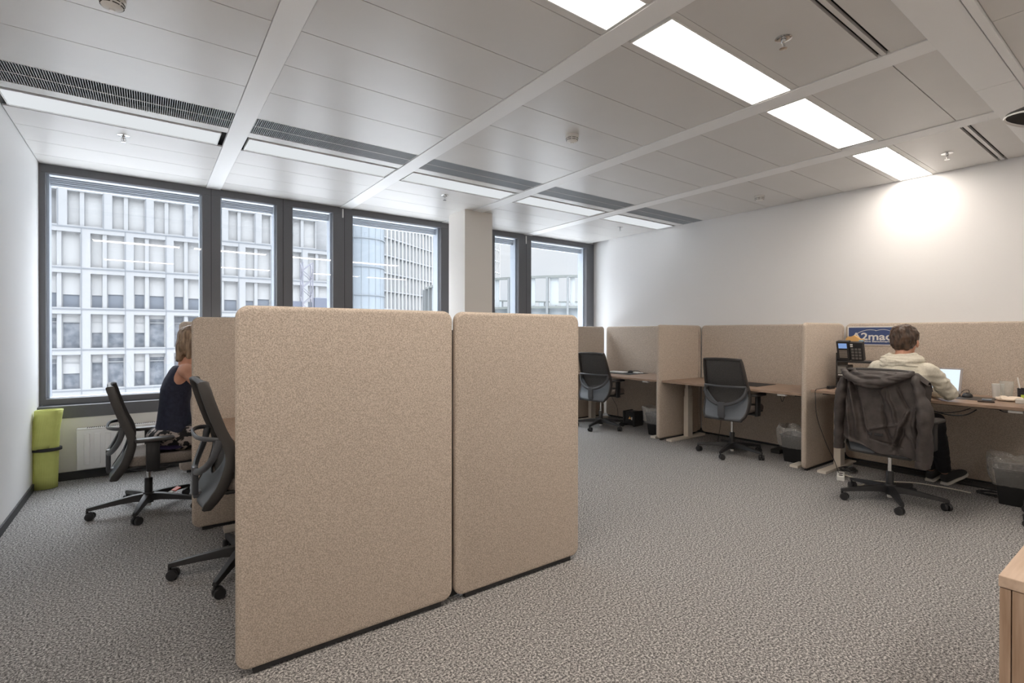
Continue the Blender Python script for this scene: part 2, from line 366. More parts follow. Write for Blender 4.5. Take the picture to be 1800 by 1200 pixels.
# ------------------------------------------------------------------ windows
ZB, ZT, YF = .675, ZC, 6.10      # frame front plane y=YF
def window(n, x0, x1, panes, splits, apron=True):
    w_ = struct(MB().box((x0, YF, ZT-.075), (x1, YF+.07, ZT), .002).box((x0, YF, ZB), (x1, YF+.07, ZB+.055), .002).build('window_%d' % n, M_frame))
    fr = MB(); gs = []
    edges = [x0]+[v for p in panes for v in p]+[x1]
    for a, b in zip(edges[0::2], edges[1::2]): fr.box((a, YF, ZB+.055), (b, YF+.07, ZT-.075), .002)
    fr.build('window_frame', M_frame, w_)
    if splits:
        s = MB()
        for x in splits: s.box((x-.002, YF-.0015, ZB), (x+.002, YF+.001, ZT))
        s.build('frame_joint', M_dark, w_)
    for a, b in panes:
        z0, z1 = ZB+.055, ZT-.075
        MB().box((a, YF+.045, z0), (b, YF+.048, z1)).build('glass_pane', M_glass, w_)
        MB().box((a-.002, YF+.07, z0-.02), (a+.018, YF+.20, z1)).box((b-.018, YF+.07, z0-.02), (b+.002, YF+.20, z1)).box((a, YF+.07, z0-.03), (b, YF+.20, z0+.004)).build('reveal', M_rev, w_)
        s = MB()
        for k in range(5): s.box((a+.02, YF+.125+.004*(k % 2), z1-.085+k*.018), (b-.02, YF+.175, z1-.077+k*.018))
        s.build('blind', M_blind, w_)
    return w_
w1 = window(1, WX0, WX1, [(-.745, .455), (.620, 1.170), (1.335, 1.79), (2.025, 3.235)], [.535, 1.235, 1.925])
w2 = window(2, WX2, WX3, [(4.12, 4.56), (4.80, 5.99)], [4.705])
MB().box((1.895, YF-.016, 2.72), (1.909, YF, 2.825), .003).build('stay_arm', M_trimw, w1)
MB().box((4.685, YF-.016, 2.70), (4.70, YF, 2.825), .003).build('stay_arm', M_trimw, w2)
for x, ww in ((1.268, w1), (4.07, w2)):
    MB().box((x-.012, YF-.02, 1.42), (x+.012, YF, 1.54), .004).tube([(x, YF-.02, 1.50), (x, YF-.045, 1.50), (x, YF-.05, 1.56), (x+.006, YF-.045, 1.62)], .009, 8).build('handle', M_chrome, ww, smooth=True)
struct(MB().box((XL, YW-.008, .56), (XR+.1, YF, .672), .002).build('trim_7', M_frame))
# outer wall faces beyond the glass
struct(MB().box((XL-.3, YF+.2, -.5), (XL, YF+.3, 3.6)).box((XL, YF+.2, 2.80), (XR+.3, YF+.34, 3.6)).box((XL, YF+.2, -.5), (XR+.3, YF+.3, .69)).box((WX1-.1, YF+.2, .69), (WX2+.05, YF+.32, 2.8)).build('wall_outside', mat('facade grey', (.30, .33, .37), .5)))

# radiator
t = tag(empty('radiator', (-.52, 5.89, .10)), 'white ribbed panel radiator below the large left window', 'radiator')
b = MB(); W, Hh = 1.05, .36
b.box((0, 0, 0), (W, .05, Hh), .01)
b.build('panel', M_trimw, t, smooth=True)
for k in range(13):
    x = .05+k*.075; MB().box((x, -.008, .04), (x+.042, .004, Hh-.04), .006).build('rib', M_trimw, t, smooth=True)
MB().box((.0, .0, Hh-.002), (W, .085, Hh+.008), .003).build('cover', M_trimw, t)
s = MB()
for k in range(60): s.box((.07+k*.015, .012, Hh+.007), (.078+k*.015, .075, Hh+.0095))
s.build('grille', M_grey, t)
MB().box((.1, .05, .05), (.13, .112, .3)).build('bracket', M_trimw, t); MB().box((.9, .05, .05), (.93, .112, .3)).build('bracket', M_trimw, t)
for xp in (.95, 1.0): MB().tube([(xp, .06, 0), (xp, .06, -.1)], .009, 8).build('pipe', M_trimw, t)

# rolled mats in the corner
t = tag(empty('exercise_mat', (XL+.085, 5.80, .004)), 'folded lime green foam mat standing in the left corner under the window', 'mat')
def matroll(z0, z1, seed, skew):
    P = []
    for k in range(200):
        a = k/199*1.86*2*PI; r = (.085-.012*a/(2*PI))*(1+.010*math.sin(a*34)); P.append((r*math.cos(a+1.2+seed)*1.0, r*math.sin(a+1.2+seed)*.75))
    b = MB(); R = []
    for j in range(9):
        z = z0+(z1-z0)*j/8; R.append([V((x+skew*(j/8-.5)*.02, y, z)) for x, y in P])
    b.ring_loft(R, closed=False, cap=False); return b
matroll(0, .66, .5, 1).build('foam_sheet', M_green, t, smooth=80, solid=.010)
matroll(.34, .665, 1.1, 2).build('outer_sheet', M_green, t, smooth=80, solid=.006).scale = (1.09, 1.13, 1)
MB().lathe([(.098, .318), (.101, .32), (.101, .342), (.098, .344)], n=30, fn=lambda p, a: V((p.x, p.y*.8, p.z))).build('strap', M_blackm, t, smooth=True)

# ------------------------------------------------------------------ felt screens
def screen(x0, y0, x1, y1, z0, z1, label, grp, th=.045, r=.05, name='acoustic_screen'):
    d = V((x1-x0, y1-y0, 0)); L = d.length; rz = math.atan2(d.y, d.x)
    t = tag(empty(name, (x0, y0, 0), rz), label, 'partition', grp)
    b = MB(); pillow(b, 0, L, z0, z1, -th/2, th/2, r, .018, M=Matrix(((1, 0, 0), (0, 0, 1), (0, 1, 0))).to_4x4(), n=7)
    b.build('felt_panel', M_felt, t, smooth=50)
    f = MB().box((.06, -th/2+.010, 0), (.12, th/2-.010, z0+.008)).box((L-.12, -th/2+.010, 0), (L-.06, th/2-.010, z0+.008)).box((.12, -.012, .006), (L-.12, .012, z0+.01))
    f.build('foot', M_blackm, t)
    return t
ISL = 'screens of the desk island'; ROW = 'screens of the wall desks'
ZS = 1.437
screen(.270, 2.181, 1.212, 2.181, .022, ZS, 'large foreground felt screen, the left and widest of the front pair', ISL)
screen(1.226, 2.181, 2.062, 2.181, .022, ZS, 'foreground felt screen, the right of the front pair, with free right edge', ISL)
screen(.234, 3.962, 1.185, 3.962, .022, ZS, 'felt divider behind the left foreground screen, hiding the woman', ISL)
screen(.234, 5.672, 1.185, 5.672, .022, ZS, 'felt divider by the window, only a top corner showing behind the woman', ISL)
for a, b, l in ((2.24, 3.93, 'long middle island screen, its dark end seen in the gap of the front pair'), (3.995, 5.66, 'long middle screen at the window end of the island, hidden behind the front pair')):
    q = screen(1.243, a-.028, 1.243, b, .022, 1.345, l, ISL, th=.040, r=.03)
    MB().box((-.006, -.022, .01), (.004, .022, 1.345), .002).build('end_profile', M_blackm, q)
screen(5.105, 2.250, 5.945, 2.250, .022, ZS, 'felt divider standing left of the desk with the seated man', ROW)
screen(5.105, 3.958, 5.945, 3.958, .022, ZS, 'felt divider between the two empty wall desks', ROW)
screen(5.105, 5.668, 5.945, 5.668, .022, ZS, 'felt divider at the window end behind the farthest office chair', ROW)
screen(5.998, .46, 5.998, 2.215, .022, ZS, 'long felt screen along the wall behind the seated man, holding the blue sign', ROW, th=.035)
screen(5.998, 2.235, 5.998, 3.925, .022, ZS, 'long felt screen along the wall behind the middle desk', ROW, th=.035)
screen(5.998, 3.945, 5.998, 5.648, .022, ZS, 'long felt screen along the wall behind the farthest desk', ROW, th=.035)

# ------------------------------------------------------------------ desks
def desk(x, y0, L, zt, label, grp, D=.80):
    t = tag(empty('desk', (x, y0, 0)), label, 'desk', grp)
    MB().box((0, 0, zt-.025), (D, L, zt), .0025).build('tabletop', M_wood, t)
    MB().box((.33, .12, zt-.065), (.39, L-.12, zt-.025)).box((.44, .12, zt-.065), (.50, L-.12, zt-.025)).build('crossbeam', M_grey, t)
    for yy in (.085, L-.085):
        l = MB().box((.375, yy-.032, .024), (.475, yy+.032, zt-.215), .003).box((.382, yy-.026, zt-.215), (.468, yy+.026, zt-.115), .002).box((.389, yy-.021, zt-.115), (.461, yy+.021, zt-.065), .002).build('leg', M_leg, t)
        MB().box((.03, yy-.04, 0), (.74, yy+.04, .026), .004).build('foot', M_leg, l)
        MB().box((.10, yy-.022, zt-.045), (.72, yy+.022, zt-.025)).build('bracket', M_grey, l)
    MB().box((.012, .16, zt-.045), (.06, .24, zt-.026), .004).build('height_switch', M_white, t)
    return t
WD = 'sit-stand desks along the right wall'
desk(5.145, .60, 1.60, .790, 'wood-topped desk the man works at, nearest along the wall', WD)
desk(5.145, 2.285, 1.64, .745, 'wood-topped wall desk holding only a dark desk mat', WD)
desk(5.145, 3.995, 1.64, .745, 'wood-topped wall desk farthest away, papers on it', WD)
ID = 'sit-stand desks of the island'
desk(.375, 2.235, 1.69, .745, 'wood-topped island desk directly behind the left foreground screen', ID)
desk(.375, 4.0, 1.64, .745, 'wood-topped island desk the woman sits at', ID)

# ------------------------------------------------------------------ office chairs
def prof(tab, z):
    for (z0, a), (z1, b) in zip(tab, tab[1:]):
        if z0 <= z <= z1:
            t = (z-z0)/(z1-z0); t = t; return a+(b-a)*t
    return tab[0][1] if z < tab[0][0] else tab[-1][1]
def smoothtab(tab, n=5):
    # catmull-rom resample so the profile has no kinks
    out = []; m = len(tab)
    for i in range(m-1):
        p0 = tab[max(i-1, 0)]; p1 = tab[i]; p2 = tab[i+1]; p3 = tab[min(i+2, m-1)]
        for j in range(n):
            t = j/n; f = lambda k: .5*(2*p1[k]+(-p0[k]+p2[k])*t+(2*p0[k]-5*p1[k]+4*p2[k]-p3[k])*t*t+(-p0[k]+3*p1[k]-3*p2[k]+p3[k])*t**3)
            out.append((p1[0]+(p2[0]-p1[0])*t, f(1)))
    out.append(tab[-1]); return out
BX = smoothtab([(.30, -.200), (.34, -.178), (.40, -.142), (.47, -.115), (.55, -.098), (.62, -.110), (.70, -.143), (.80, -.176), (.90, -.205), (.945, -.218)])
BW = smoothtab([(.30, .195), (.34, .222), (.40, .240), (.50, .246), (.62, .236), (.70, .229), (.80, .221), (.90, .211), (.945, .202)])
def office_chair(x, y, rz, dz, base, label):
    t = tag(empty('office_chair', (x, y, 0), rz), label, 'chair', 'dark mesh-back swivel office chairs')
    hub = MB().lathe([(.032, .055), (.036, .075), (.040, .12), (.034, .135)], n=20)
    hub.build('hub', M_black, t, smooth=True)
    for k in range(5):
        a = base-rz+k*2*PI/5; c, s = math.cos(a), math.sin(a); n_ = V((-s, c, 0)); d_ = V((c, s, 0)); b = MB(); R = []
        for q, hw, z0, z1 in ((.02, .030, .070, .128), (.10, .027, .080, .124), (.22, .021, .075, .108), (.342, .017, .066, .090), (.360, .012, .068, .086)):
            R.append([d_*q+n_*hw+V((0, 0, z0)), d_*q+n_*(hw*.7)+V((0, 0, z1)), d_*q-n_*(hw*.7)+V((0, 0, z1)), d_*q-n_*hw+V((0, 0, z0))])
        b.ring_loft(R); leg = b.build('base_arm', M_black, t, bevel=.003)
        cc = d_*.354; ca = a+random.uniform(-1, 1); ax = V((-math.sin(ca), math.cos(ca), 0)); off = V((math.cos(ca), math.sin(ca), 0))*.018
        b = MB()
        for sgn in (-1, 1):
            Mx = Matrix.Translation(cc-off+ax*sgn*.016+V((0, 0, .028))) @ ax.to_track_quat('Z', 'Y').to_matrix().to_4x4()
            b.lathe([(.010, -.011), (.026, -.010), (.028, -.006), (.028, .006), (.026, .010), (.010, .011)], n=20, M=Mx)
        b.box(cc-off-V((.012, .012, -.02))+V((0, 0, .0)), cc-off+V((.012, .012, .058)), .004).tube([cc+V((0, 0, .045)), cc+V((0, 0, .075))], .008, 8)
        b.build('caster', M_black, t, smooth=True)
    MB().lathe([(.026, .12), (.026, .235), (.022, .24)], n=20).build('column_sleeve', M_black, t, smooth=True)
    MB().lathe([(.014, .23), (.014, .33+dz)], n=16).build('gas_lift', M_chrome, t, smooth=True)
    MB().lathe([(.016, .030), (.018, .034), (.018, .07)], n=16).build('column_foot', M_white, t, smooth=True)
    Z = V((0, 0, dz))
    MB().box(V((-.11, -.085, .320))+Z, V((.13, .085, .372))+Z, .015).box(V((-.20, -.035, .325))+Z, V((-.10, .035, .36))+Z, .01).box(V((-.15, -.215, .362))+Z, V((.27, .215, .380))+Z, .008).tube([V((.05, -.08, .35))+Z, V((.06, -.24, .345))+Z], .006, 8).box(V((.02, -.265, .335))+Z, V((.10, -.235, .352))+Z, .006).build('mechanism', M_black, t, smooth=True)
    b = MB(); pillow(b, -.148, .300, -.240, .240, .378+dz, .440+dz, .10, .026, n=8)
    for v in b.bm.verts:                       # dished, waterfall front
        if v.co.z > .40+dz: v.co.z += .016*(v.co.y/.24)**2-.05*max(0, (v.co.x-.17)/.13)**2*.5
    b.build('seat', M_seat, t, smooth=50)
    # back
    def P(u, z, dx=0): return V((prof(BX, z)+dx-.012*(1-(2*u-1)**2), (2*u-1)*prof(BW, z), z+dz))
    zs = [.30+.645*k/30 for k in range(31)]
    L = [P(0, z) for z in zs]; Rr = [P(1, z) for z in zs]
    top = [P(u, .945)+V((0, 0, .008*math.sin(PI*u))) for u in (.1, .3, .5, .7, .9)]; bot = [P(u, .30) for u in (.9, .7, .5, .3, .1)]
    loop = L+top+Rr[::-1]+bot
    b = MB(); R = []; m_ = len(loop)
    for i, p in enumerate(loop):
        tn = (loop[(i+1) % m_]-loop[i-1]).normalized(); fx = V((1, 0, 0)); fx = (fx-tn*fx.dot(tn)).normalized(); sx = tn.cross(fx)
        hd = .026 if abs(p.y) > .18 else .012; hw = .0115
        R.append([p+fx*hd+sx*hw*.4, p+fx*hd*.6+sx*hw, p-fx*hd*.6+sx*hw, p-fx*hd+sx*hw*.4, p-fx*hd-sx*hw*.4, p-fx*hd*.6-sx*hw, p+fx*hd*.6-sx*hw, p+fx*hd-sx*hw*.4])
    b.ring_loft(R, loop=True); b.build('back_frame', M_grey, t, smooth=35)
    MB().grid(lambda u, v: P(u, .36+.58*v, .004), 14, 24).build('back_mesh', M_mesh, t, smooth=80, solid=.004)
    def shell(u, v):
        yy = 2*u-1; zt = .435+.175*abs(yy)**1.7; zb = .305+.012*(1 if abs(yy) < .12 else 0); z = zb+(zt-zb)*v; p = P(u, z, -.018); return p
    MB().grid(shell, 22, 10).build('lower_shell', M_shell, t, smooth=60, solid=.007)
    b = MB()
    j = .655+dz; jw = prof(BW, .655)-.004
    b.tube([(-.140, -jw, j), (-.195, -jw*.93, j+.004), (-.232, -jw*.6, j+.004), (-.240, 0, j+.002), (-.232, jw*.6, j+.004), (-.195, jw*.93, j+.004), (-.140, jw, j)], .012, 8, smooth=4, sx=.75)
    b.tube([(-.150, -jw, j-.004), (-.165, -jw*.98, j-.07), (-.195, -jw*.78, j-.135), (-.225, -jw*.4, j-.182), (-.235, 0, j-.196), (-.225, jw*.4, j-.182), (-.195, jw*.78, j-.135), (-.165, jw*.98, j-.07), (-.150, jw, j-.004)], .019, 8, smooth=4, sx=.8)
    b.box((-.250, -.036, .335+dz), (-.222, .036, j-.17), .006); b.box((-.246, -.032, .318+dz), (-.18, .032, .350+dz), .006)
    b.build('back_support', M_hoop, t, smooth=50)
    for s in (-1, 1):
        a = MB().box((.0, s*.09 if s > 0 else -.275, .345+dz), (.05, .275 if s > 0 else -.09, .368+dz), .006).box((-.020, s*.272-.014, .345+dz), (.062, s*.272+.014, .560+dz), .010).build('armrest', M_black, t, smooth=True)
        b = MB(); pillow(b, -.085, .150, s*.272-.043, s*.272+.043, .558+dz, .584+dz, .035, .011); b.build('arm_pad', M_grey, a, smooth=50)
    return t
office_chair(.0, 4.66, .02, 0, 3.23, 'office chair the woman sits on')
office_chair(.438, 3.20, .03, .125, 2.95+.0, 'empty office chair half hidden by the left foreground screen')
office_chair(5.225, 3.045, .05, .105, 3.344, 'empty office chair at the middle wall desk')
office_chair(5.165, 4.975, .14, .105, -1.56, 'empty office chair at the farthest wall desk, near the window')
office_chair(4.77, 1.45, -.02, .10, 3.65, 'office chair the man sits on, carrying the dark coat')
office_chair(5.13, .455, -PI/2+.1, .10, math.atan2(.28, -.27), 'office chair cut off by the right edge, one caster showing')

# ------------------------------------------------------------------ union helper for bodies and clothes
DG = None
def union(name, mb, mt, parent=None, vox=.01, sm=6, disp=None, factor=.5, loc=None):
    bmesh.ops.recalc_face_normals(mb.bm, faces=mb.bm.faces)
    me = bpy.data.meshes.new('tmp'); mb.bm.to_mesh(me); mb.bm.free(); o = bpy.data.objects.new('tmp', me); COL.objects.link(o)
    r = o.modifiers.new('r', 'REMESH'); r.mode = 'VOXEL'; r.voxel_size = vox
    s = o.modifiers.new('s', 'SMOOTH'); s.factor = factor; s.iterations = sm
    bpy.context.view_layer.update(); dg = bpy.context.evaluated_depsgraph_get()
    m2 = bpy.data.meshes.new_from_object(o.evaluated_get(dg)); bpy.data.objects.remove(o)
    if disp:
        nr = [v.normal.copy() for v in m2.vertices]
        for v, n in zip(m2.vertices, nr): v.co = v.co+n*disp(v.co, n)
    m2.name = name; m2.materials.clear(); m2.materials.append(mt); m2.shade_smooth()
    q = bpy.data.objects.new(name, m2); COL.objects.link(q)
    if parent: q.parent = parent
    return q
def nzz(p, s, seed=0): return noise.noise(V((p.x*s+seed, p.y*s, p.z*s)))
def fold(p, sx, sy, sz, seed=0):
    return 1-abs(noise.noise(V((p.x*sx+seed, p.y*sy, p.z*sz))))*2
def hand(b, w, d, upv, s, curl=.5):
    """w wrist, d direction of the fingers, s=+1/-1 thumb side; adds palm, four fingers, thumb"""
    w = V(w); d = V(d).normalized(); n = V(upv).normalized(); x = d.cross(n).normalized()
    b.cap(w, w+d*.075, .026, .034)
    for k, (o, L) in enumerate(((-.030, .066), (-.010, .078), (.011, .074), (.031, .056))):
        a = w+d*.082+x*o*s; b.cap(w+d*.05+x*o*s*.8, a, .013, .0095)
        m1 = a+(d*(1-curl*.3)-n*curl*.6).normalized()*L*.5; m2 = m1+(d*(1-curl)-n*curl*1.1).normalized()*L*.5
        b.cap(a, m1, .0092, .0084); b.cap(m1, m2, .0084, .0070)
    a = w+d*.03-x*.028*s; m1 = a+(d*.6-x*s*.8-n*.3).normalized()*.038; b.cap(a, m1, .013, .0105); b.cap(m1, m1+(d*.9-x*s*.35-n*.3).normalized()*.032, .0105, .0085)
def head(b, c, fwd, sc=1.0):
    c = V(c); f = V(fwd).normalized(); s = V((0, 0, 1)).cross(f).normalized(); u = f.cross(s); M = Matrix((f, s, u)).transposed()
    P = lambda a, l, h: c+f*a*sc+s*l*sc+u*h*sc
    b.ball(P(-.012, 0, .03), (.094*sc, .074*sc, .088*sc), M); b.ball(P(.022, 0, -.02), (.070*sc, .060*sc, .085*sc), M)
    b.cap(P(.035, .03, -.075), P(.060, 0, -.098), .022*sc, .020*sc); b.cap(P(.035, -.03, -.075), P(.060, 0, -.098), .022*sc, .020*sc)
    b.cap(P(.086, 0, .008), P(.102, 0, -.030), .009*sc, .014*sc)
    b.ball(P(.078, 0, -.058), (.014*sc, .026*sc, .010*sc), M); b.ball(P(.076, 0, .028), (.014*sc, .052*sc, .010*sc), M)
    for q in (-1, 1): b.ball(P(-.002, q*.078, -.012), (.020*sc, .009*sc, .032*sc), M); b.ball(P(.070, q*.030, .010), (.016*sc, .016*sc, .012*sc), M)
    return P

# ------------------------------------------------------------------ seated man
man = tag(empty('person', (4.85, 1.43, 0)), 'man in cream hoodie seated with his back to the camera', 'person')
def W(o, x, y): o.location = (-x, -y, 0)
MX, MY = 4.85, 1.43
b = MB(); P = head(b, (5.055, 1.437, 1.262), (1, -.03, -.12), 1.10)
b.cap((5.025, 1.437, 1.20), (4.985, 1.437, 1.09), .052, .058)
b.ball((4.97, 1.437, .98), (.09, .15, .14)); b.ball((4.90, 1.437, .78), (.09, .14, .16)); b.ball((4.86, 1.437, .63), (.11, .155, .09))
hands = []
for s, el, hn in ((-1, (5.14, 1.170, .862), (5.36, 1.32, .836)), (1, (5.16, 1.75, .862), (5.36, 1.56, .836))):
    sh = (4.985, 1.437+s*.165, 1.045); b.cap((4.97, 1.437+s*.08, 1.04), sh, .05, .048); b.cap(sh, el, .040, .034); b.cap(el, hn, .034, .024)
    hand(b, hn, V((.9, -s*.35, -.12)), (0, 0, 1), -s, .35)
LEG = []
for s, kn, an in ((-1, (5.33, 1.31, .60), (5.67, 1.325, .125)), (1, (5.34, 1.56, .60), (5.70, 1.43, .125))):
    hp = (4.87, 1.437+s*.085, .615); b.cap(hp, kn, .065, .050); b.cap(kn, an, .047, .034); LEG.append((hp, kn, an))
body = union('body', b, M_skin, man, .0075, 3); W(body, MX, MY)
# eyes
e = MB()
for q in (-1, 1): e.ball(P(.077, q*.030, .010), .0105, None, 12, 8)
e = e.build('eye', M_white, man, smooth=True); W(e, MX, MY)
# hair
def hair_disp(p, n):
    return .011*noise.noise(V((p.x*34, p.y*34, p.z*18)))+.006*noise.noise(V((p.x*90, p.y*90, p.z*30)))
b = MB(); hm = Matrix.Rotation(0, 3, 'Z')
b.ball(P(-.020, 0, .038), (.108, .096, .100)); b.ball(P(-.045, 0, -.004), (.073, .085, .078)); b.ball(P(.035, 0, .078), (.064, .075, .045)); b.ball(P(-.015, .02, .092), (.069, .064, .035))
b.ball(P(-.040, .034, .072), (.05, .05, .05)); b.ball(P(-.030, -.05, .055), (.05, .042, .05))
h = union('hair', b, M_hairb, man, .0055, 3, hair_disp); W(h, MX, MY)
# hoodie
def hood_disp(p, n):
    f = 0
    if p.z < 1.02: f += .007*fold(p, 5, 6, 22, 3)
    f += .006*noise.noise(V((p.x*9, p.y*9, p.z*14)))
    if p.x > 5.02: f += .008*fold(p, 26, 9, 16, 8)
    return f-.004
b = MB()
b.ball((4.955, 1.437, .985), (.125, .19, .15)); b.ball((4.905, 1.437, .82), (.125, .175, .17)); b.ball((4.87, 1.437, .665), (.14, .19, .12)); b.cap((4.97, 1.32, 1.052), (4.97, 1.555, 1.052), .062, .062)
for s, el, hn in ((-1, (5.14, 1.170, .862), (5.33, 1.305, .838)), (1, (5.16, 1.75, .862), (5.33, 1.575, .838))):
    sh = (4.985, 1.437+s*.168, 1.040); b.cap(sh, el, .068, .051); b.cap(el, hn, .052, .038)
ho = union('hoodie', b, M_hood, man, .009, 5, hood_disp); W(ho, MX, MY)
# hood lying on the shoulders
b = MB()
b.tube([(5.055, 1.36, 1.125), (4.985, 1.325, 1.115), (4.915, 1.38, 1.098), (4.898, 1.44, 1.090), (4.915, 1.50, 1.098), (4.985, 1.55, 1.115), (5.055, 1.52, 1.125)], [.026, .036, .046, .048, .046, .036, .026], 12, smooth=5)
b.tube([(5.03, 1.375, 1.155), (4.975, 1.35, 1.152), (4.93, 1.40, 1.142), (4.925, 1.44, 1.138), (4.93, 1.48, 1.142), (4.975, 1.52, 1.152), (5.03, 1.50, 1.155)], [.016, .022, .024, .024, .024, .022, .016], 10, smooth=5)
b.ball((4.905, 1.44, 1.075), (.05, .13, .045))
q = union('hood', b, M_hood, ho, .008, 2, lambda p, n: .013*fold(p, 4, 9, 46, 5)-.006)
# trousers
b = MB(); b.ball((4.87, 1.437, .60), (.125, .185, .085))
for hp, kn, an in LEG: b.cap(hp, kn, .090, .072); b.cap(kn, (V(an)+V((-.015, 0, .03))), .070, .052)
q = union('trousers', b, M_trous, man, .011, 4, lambda p, n: .006*fold(p, 8, 8, 14, 2)-.002); W(q, MX, MY)
# shoes
def shoe(hx, hy, dx, dy, lift):
    d = V((dx, dy, 0)).normalized(); s = V((-d.y, d.x, 0)); up_ = V((0, 0, 1)); d2 = (d+up_*lift).normalized(); u2 = (up_-d*lift).normalized(); H0 = V((hx, hy, .0))
    Q = lambda a, l, h: H0+d2*a+s*l+u2*h
    secs = [(.0, .026, .085), (.03, .036, .098), (.08, .038, .100), (.13, .040, .078), (.18, .047, .060), (.23, .045, .052), (.265, .034, .044), (.285, .014, .030)]
    def rings(z0, top, grow):
        R = []
        for a, w_, h_ in secs:
            w_ += grow; h_ = h_ if top else z0+.022
            R.append([Q(a, -w_, z0), Q(a, -w_*1.03, z0+(h_-z0)*.35), Q(a, -w_*.85, z0+(h_-z0)*.8), Q(a, -w_*.4, h_), Q(a, w_*.4, h_), Q(a, w_*.85, z0+(h_-z0)*.8), Q(a, w_*1.03, z0+(h_-z0)*.35), Q(a, w_, z0)])
        return R
    up1 = MB().ring_loft(rings(.016, True, 0)).build('shoe', M_blackm, man, smooth=60, sub=1); W(up1, MX, MY)
    MB().ring_loft(rings(.0, False, .003)).build('sole', mat('shoe sole', (.62, .60, .55), .6), up1, smooth=60)
    lc = MB()
    for k in range(4): lc.tube([Q(.095+k*.02, -.025, .093-k*.006), Q(.102+k*.02, 0, .102-k*.007), Q(.095+k*.02, .025, .093-k*.006)], .0025, 6)
    lc.build('lace', M_grey, up1)
shoe(5.665, 1.325, .95, -.33, .30); shoe(5.69, 1.435, .97, -.12, .22)

# ------------------------------------------------------------------ seated woman
woman = tag(empty('person', (.15, 4.66, 0)), 'woman in navy sleeveless top seated half behind a felt divider', 'person')
WXo, WYo = .15, 4.66
b = MB(); P = head(b, (.290, 4.66, 1.268), (1, 0, -.18), .98)
b.cap((.265, 4.66, 1.20), (.235, 4.66, 1.09), .045, .050)
def torso(b, rows, g=0, n=28):
    b.ring_loft([[V((cx+(rx+g)*math.cos(2*PI*k/n), 4.66+(ry+g)*math.sin(2*PI*k/n), z)) for k in range(n)] for z, cx, rx, ry in rows])
TW = [(.48, .150, .115, .175), (.56, .158, .118, .172), (.64, .162, .110, .150), (.72, .163, .098, .128), (.80, .166, .096, .125), (.90, .178, .102, .138), (.98, .196, .094, .150), (1.04, .214, .074, .155), (1.085, .226, .045, .10)]
torso(b, TW, -.012)
for s, el, hn in ((-1, (.40, 4.45, .815), (.60, 4.56, .792)), (1, (.40, 4.87, .815), (.60, 4.77, .792))):
    sh = (.235, 4.66+s*.155, 1.045); b.cap((.22, 4.66+s*.08, 1.045), sh, .045, .054); b.cap(sh, el, .050, .036); b.cap(el, hn, .031, .021); hand(b, hn, V((.92, -s*.3, -.08)), (0, 0, 1), -s, .4)
WL = []
for s in (-1, 1):
    hp, kn, an = (.18, 4.66+s*.085, .535), (.60, 4.66+s*.10, .505), (.62, 4.66+s*.09, .10); b.cap(hp, kn, .075, .055); b.cap(kn, an, .052, .034); b.cap(an, (.80, 4.66+s*.10, .045), .034, .026); WL.append((hp, kn))
body = union('body', b, M_skin, woman, .0075, 3); W(body, WXo, WYo)
e = MB()
for q in (-1, 1): e.ball(P(.077, q*.030, .010), .0105, None, 12, 8)
e = e.build('eye', M_white, woman, smooth=True); W(e, WXo, WYo)
b = MB()
b.ball(P(-.016, 0, .034), (.100, .088, .088)); b.ball(P(-.045, 0, -.045), (.066, .085, .105)); b.cap(P(-.062, .03, -.06), P(-.072, .035, -.158), .050, .020); b.cap(P(-.062, -.03, -.06), P(-.072, -.035, -.158), .050, .020); b.cap(P(-.066, 0, -.06), P(-.078, 0, -.165), .046, .018)
b.cap(P(-.01, .078, .0), P(-.015, .078, -.13), .030, .018); b.cap(P(-.01, -.078, .0), P(-.015, -.078, -.13), .030, .018)
h = union('hair', b, M_hairl, woman, .0055, 4, lambda p, n: .006*noise.noise(V((p.x*70, p.y*70, p.z*7)))+.003*noise.noise(V((p.x*160, p.y*160, p.z*10)))); W(h, WXo, WYo)
b = MB(); torso(b, [(.555, .158, .126, .178)]+TW[2:5]+[(.90, .178, .102, .128), (.98, .194, .092, .122), (1.04, .210, .074, .112), (1.075, .220, .058, .095)], .006)
q = union('sleeveless_top', b, M_navy, woman, .009, 5, lambda p, n: .004*noise.noise(V((p.x*6+p.z*5, p.y*8, p.z*9)))+.001); W(q, WXo, WYo)
b = MB(); b.ball((.15, 4.66, .545), (.165, .205, .085))
for hp, kn in WL: b.cap(hp, kn, .098, .080)
b.cap((.30, 4.66, .52), (.52, 4.66, .50), .09, .08)
q = union('skirt', b, M_skirt, woman, .011, 5, lambda p, n: .007*fold(p, 9, 9, 9, 4)); W(q, WXo, WYo)
b = MB(); b.ball((.13, 4.66, .478), (.135, .212, .030)); q = union('underskirt', b, M_purple, woman, .01, 2); W(q, WXo, WYo)
for s in (-1, 1):
    b = MB(); b.cap((.60, 4.66+s*.09, .038), (.80, 4.66+s*.105, .030), .036, .030); q = b.build('shoe', M_blackm, woman, smooth=True); W(q, WXo, WYo)

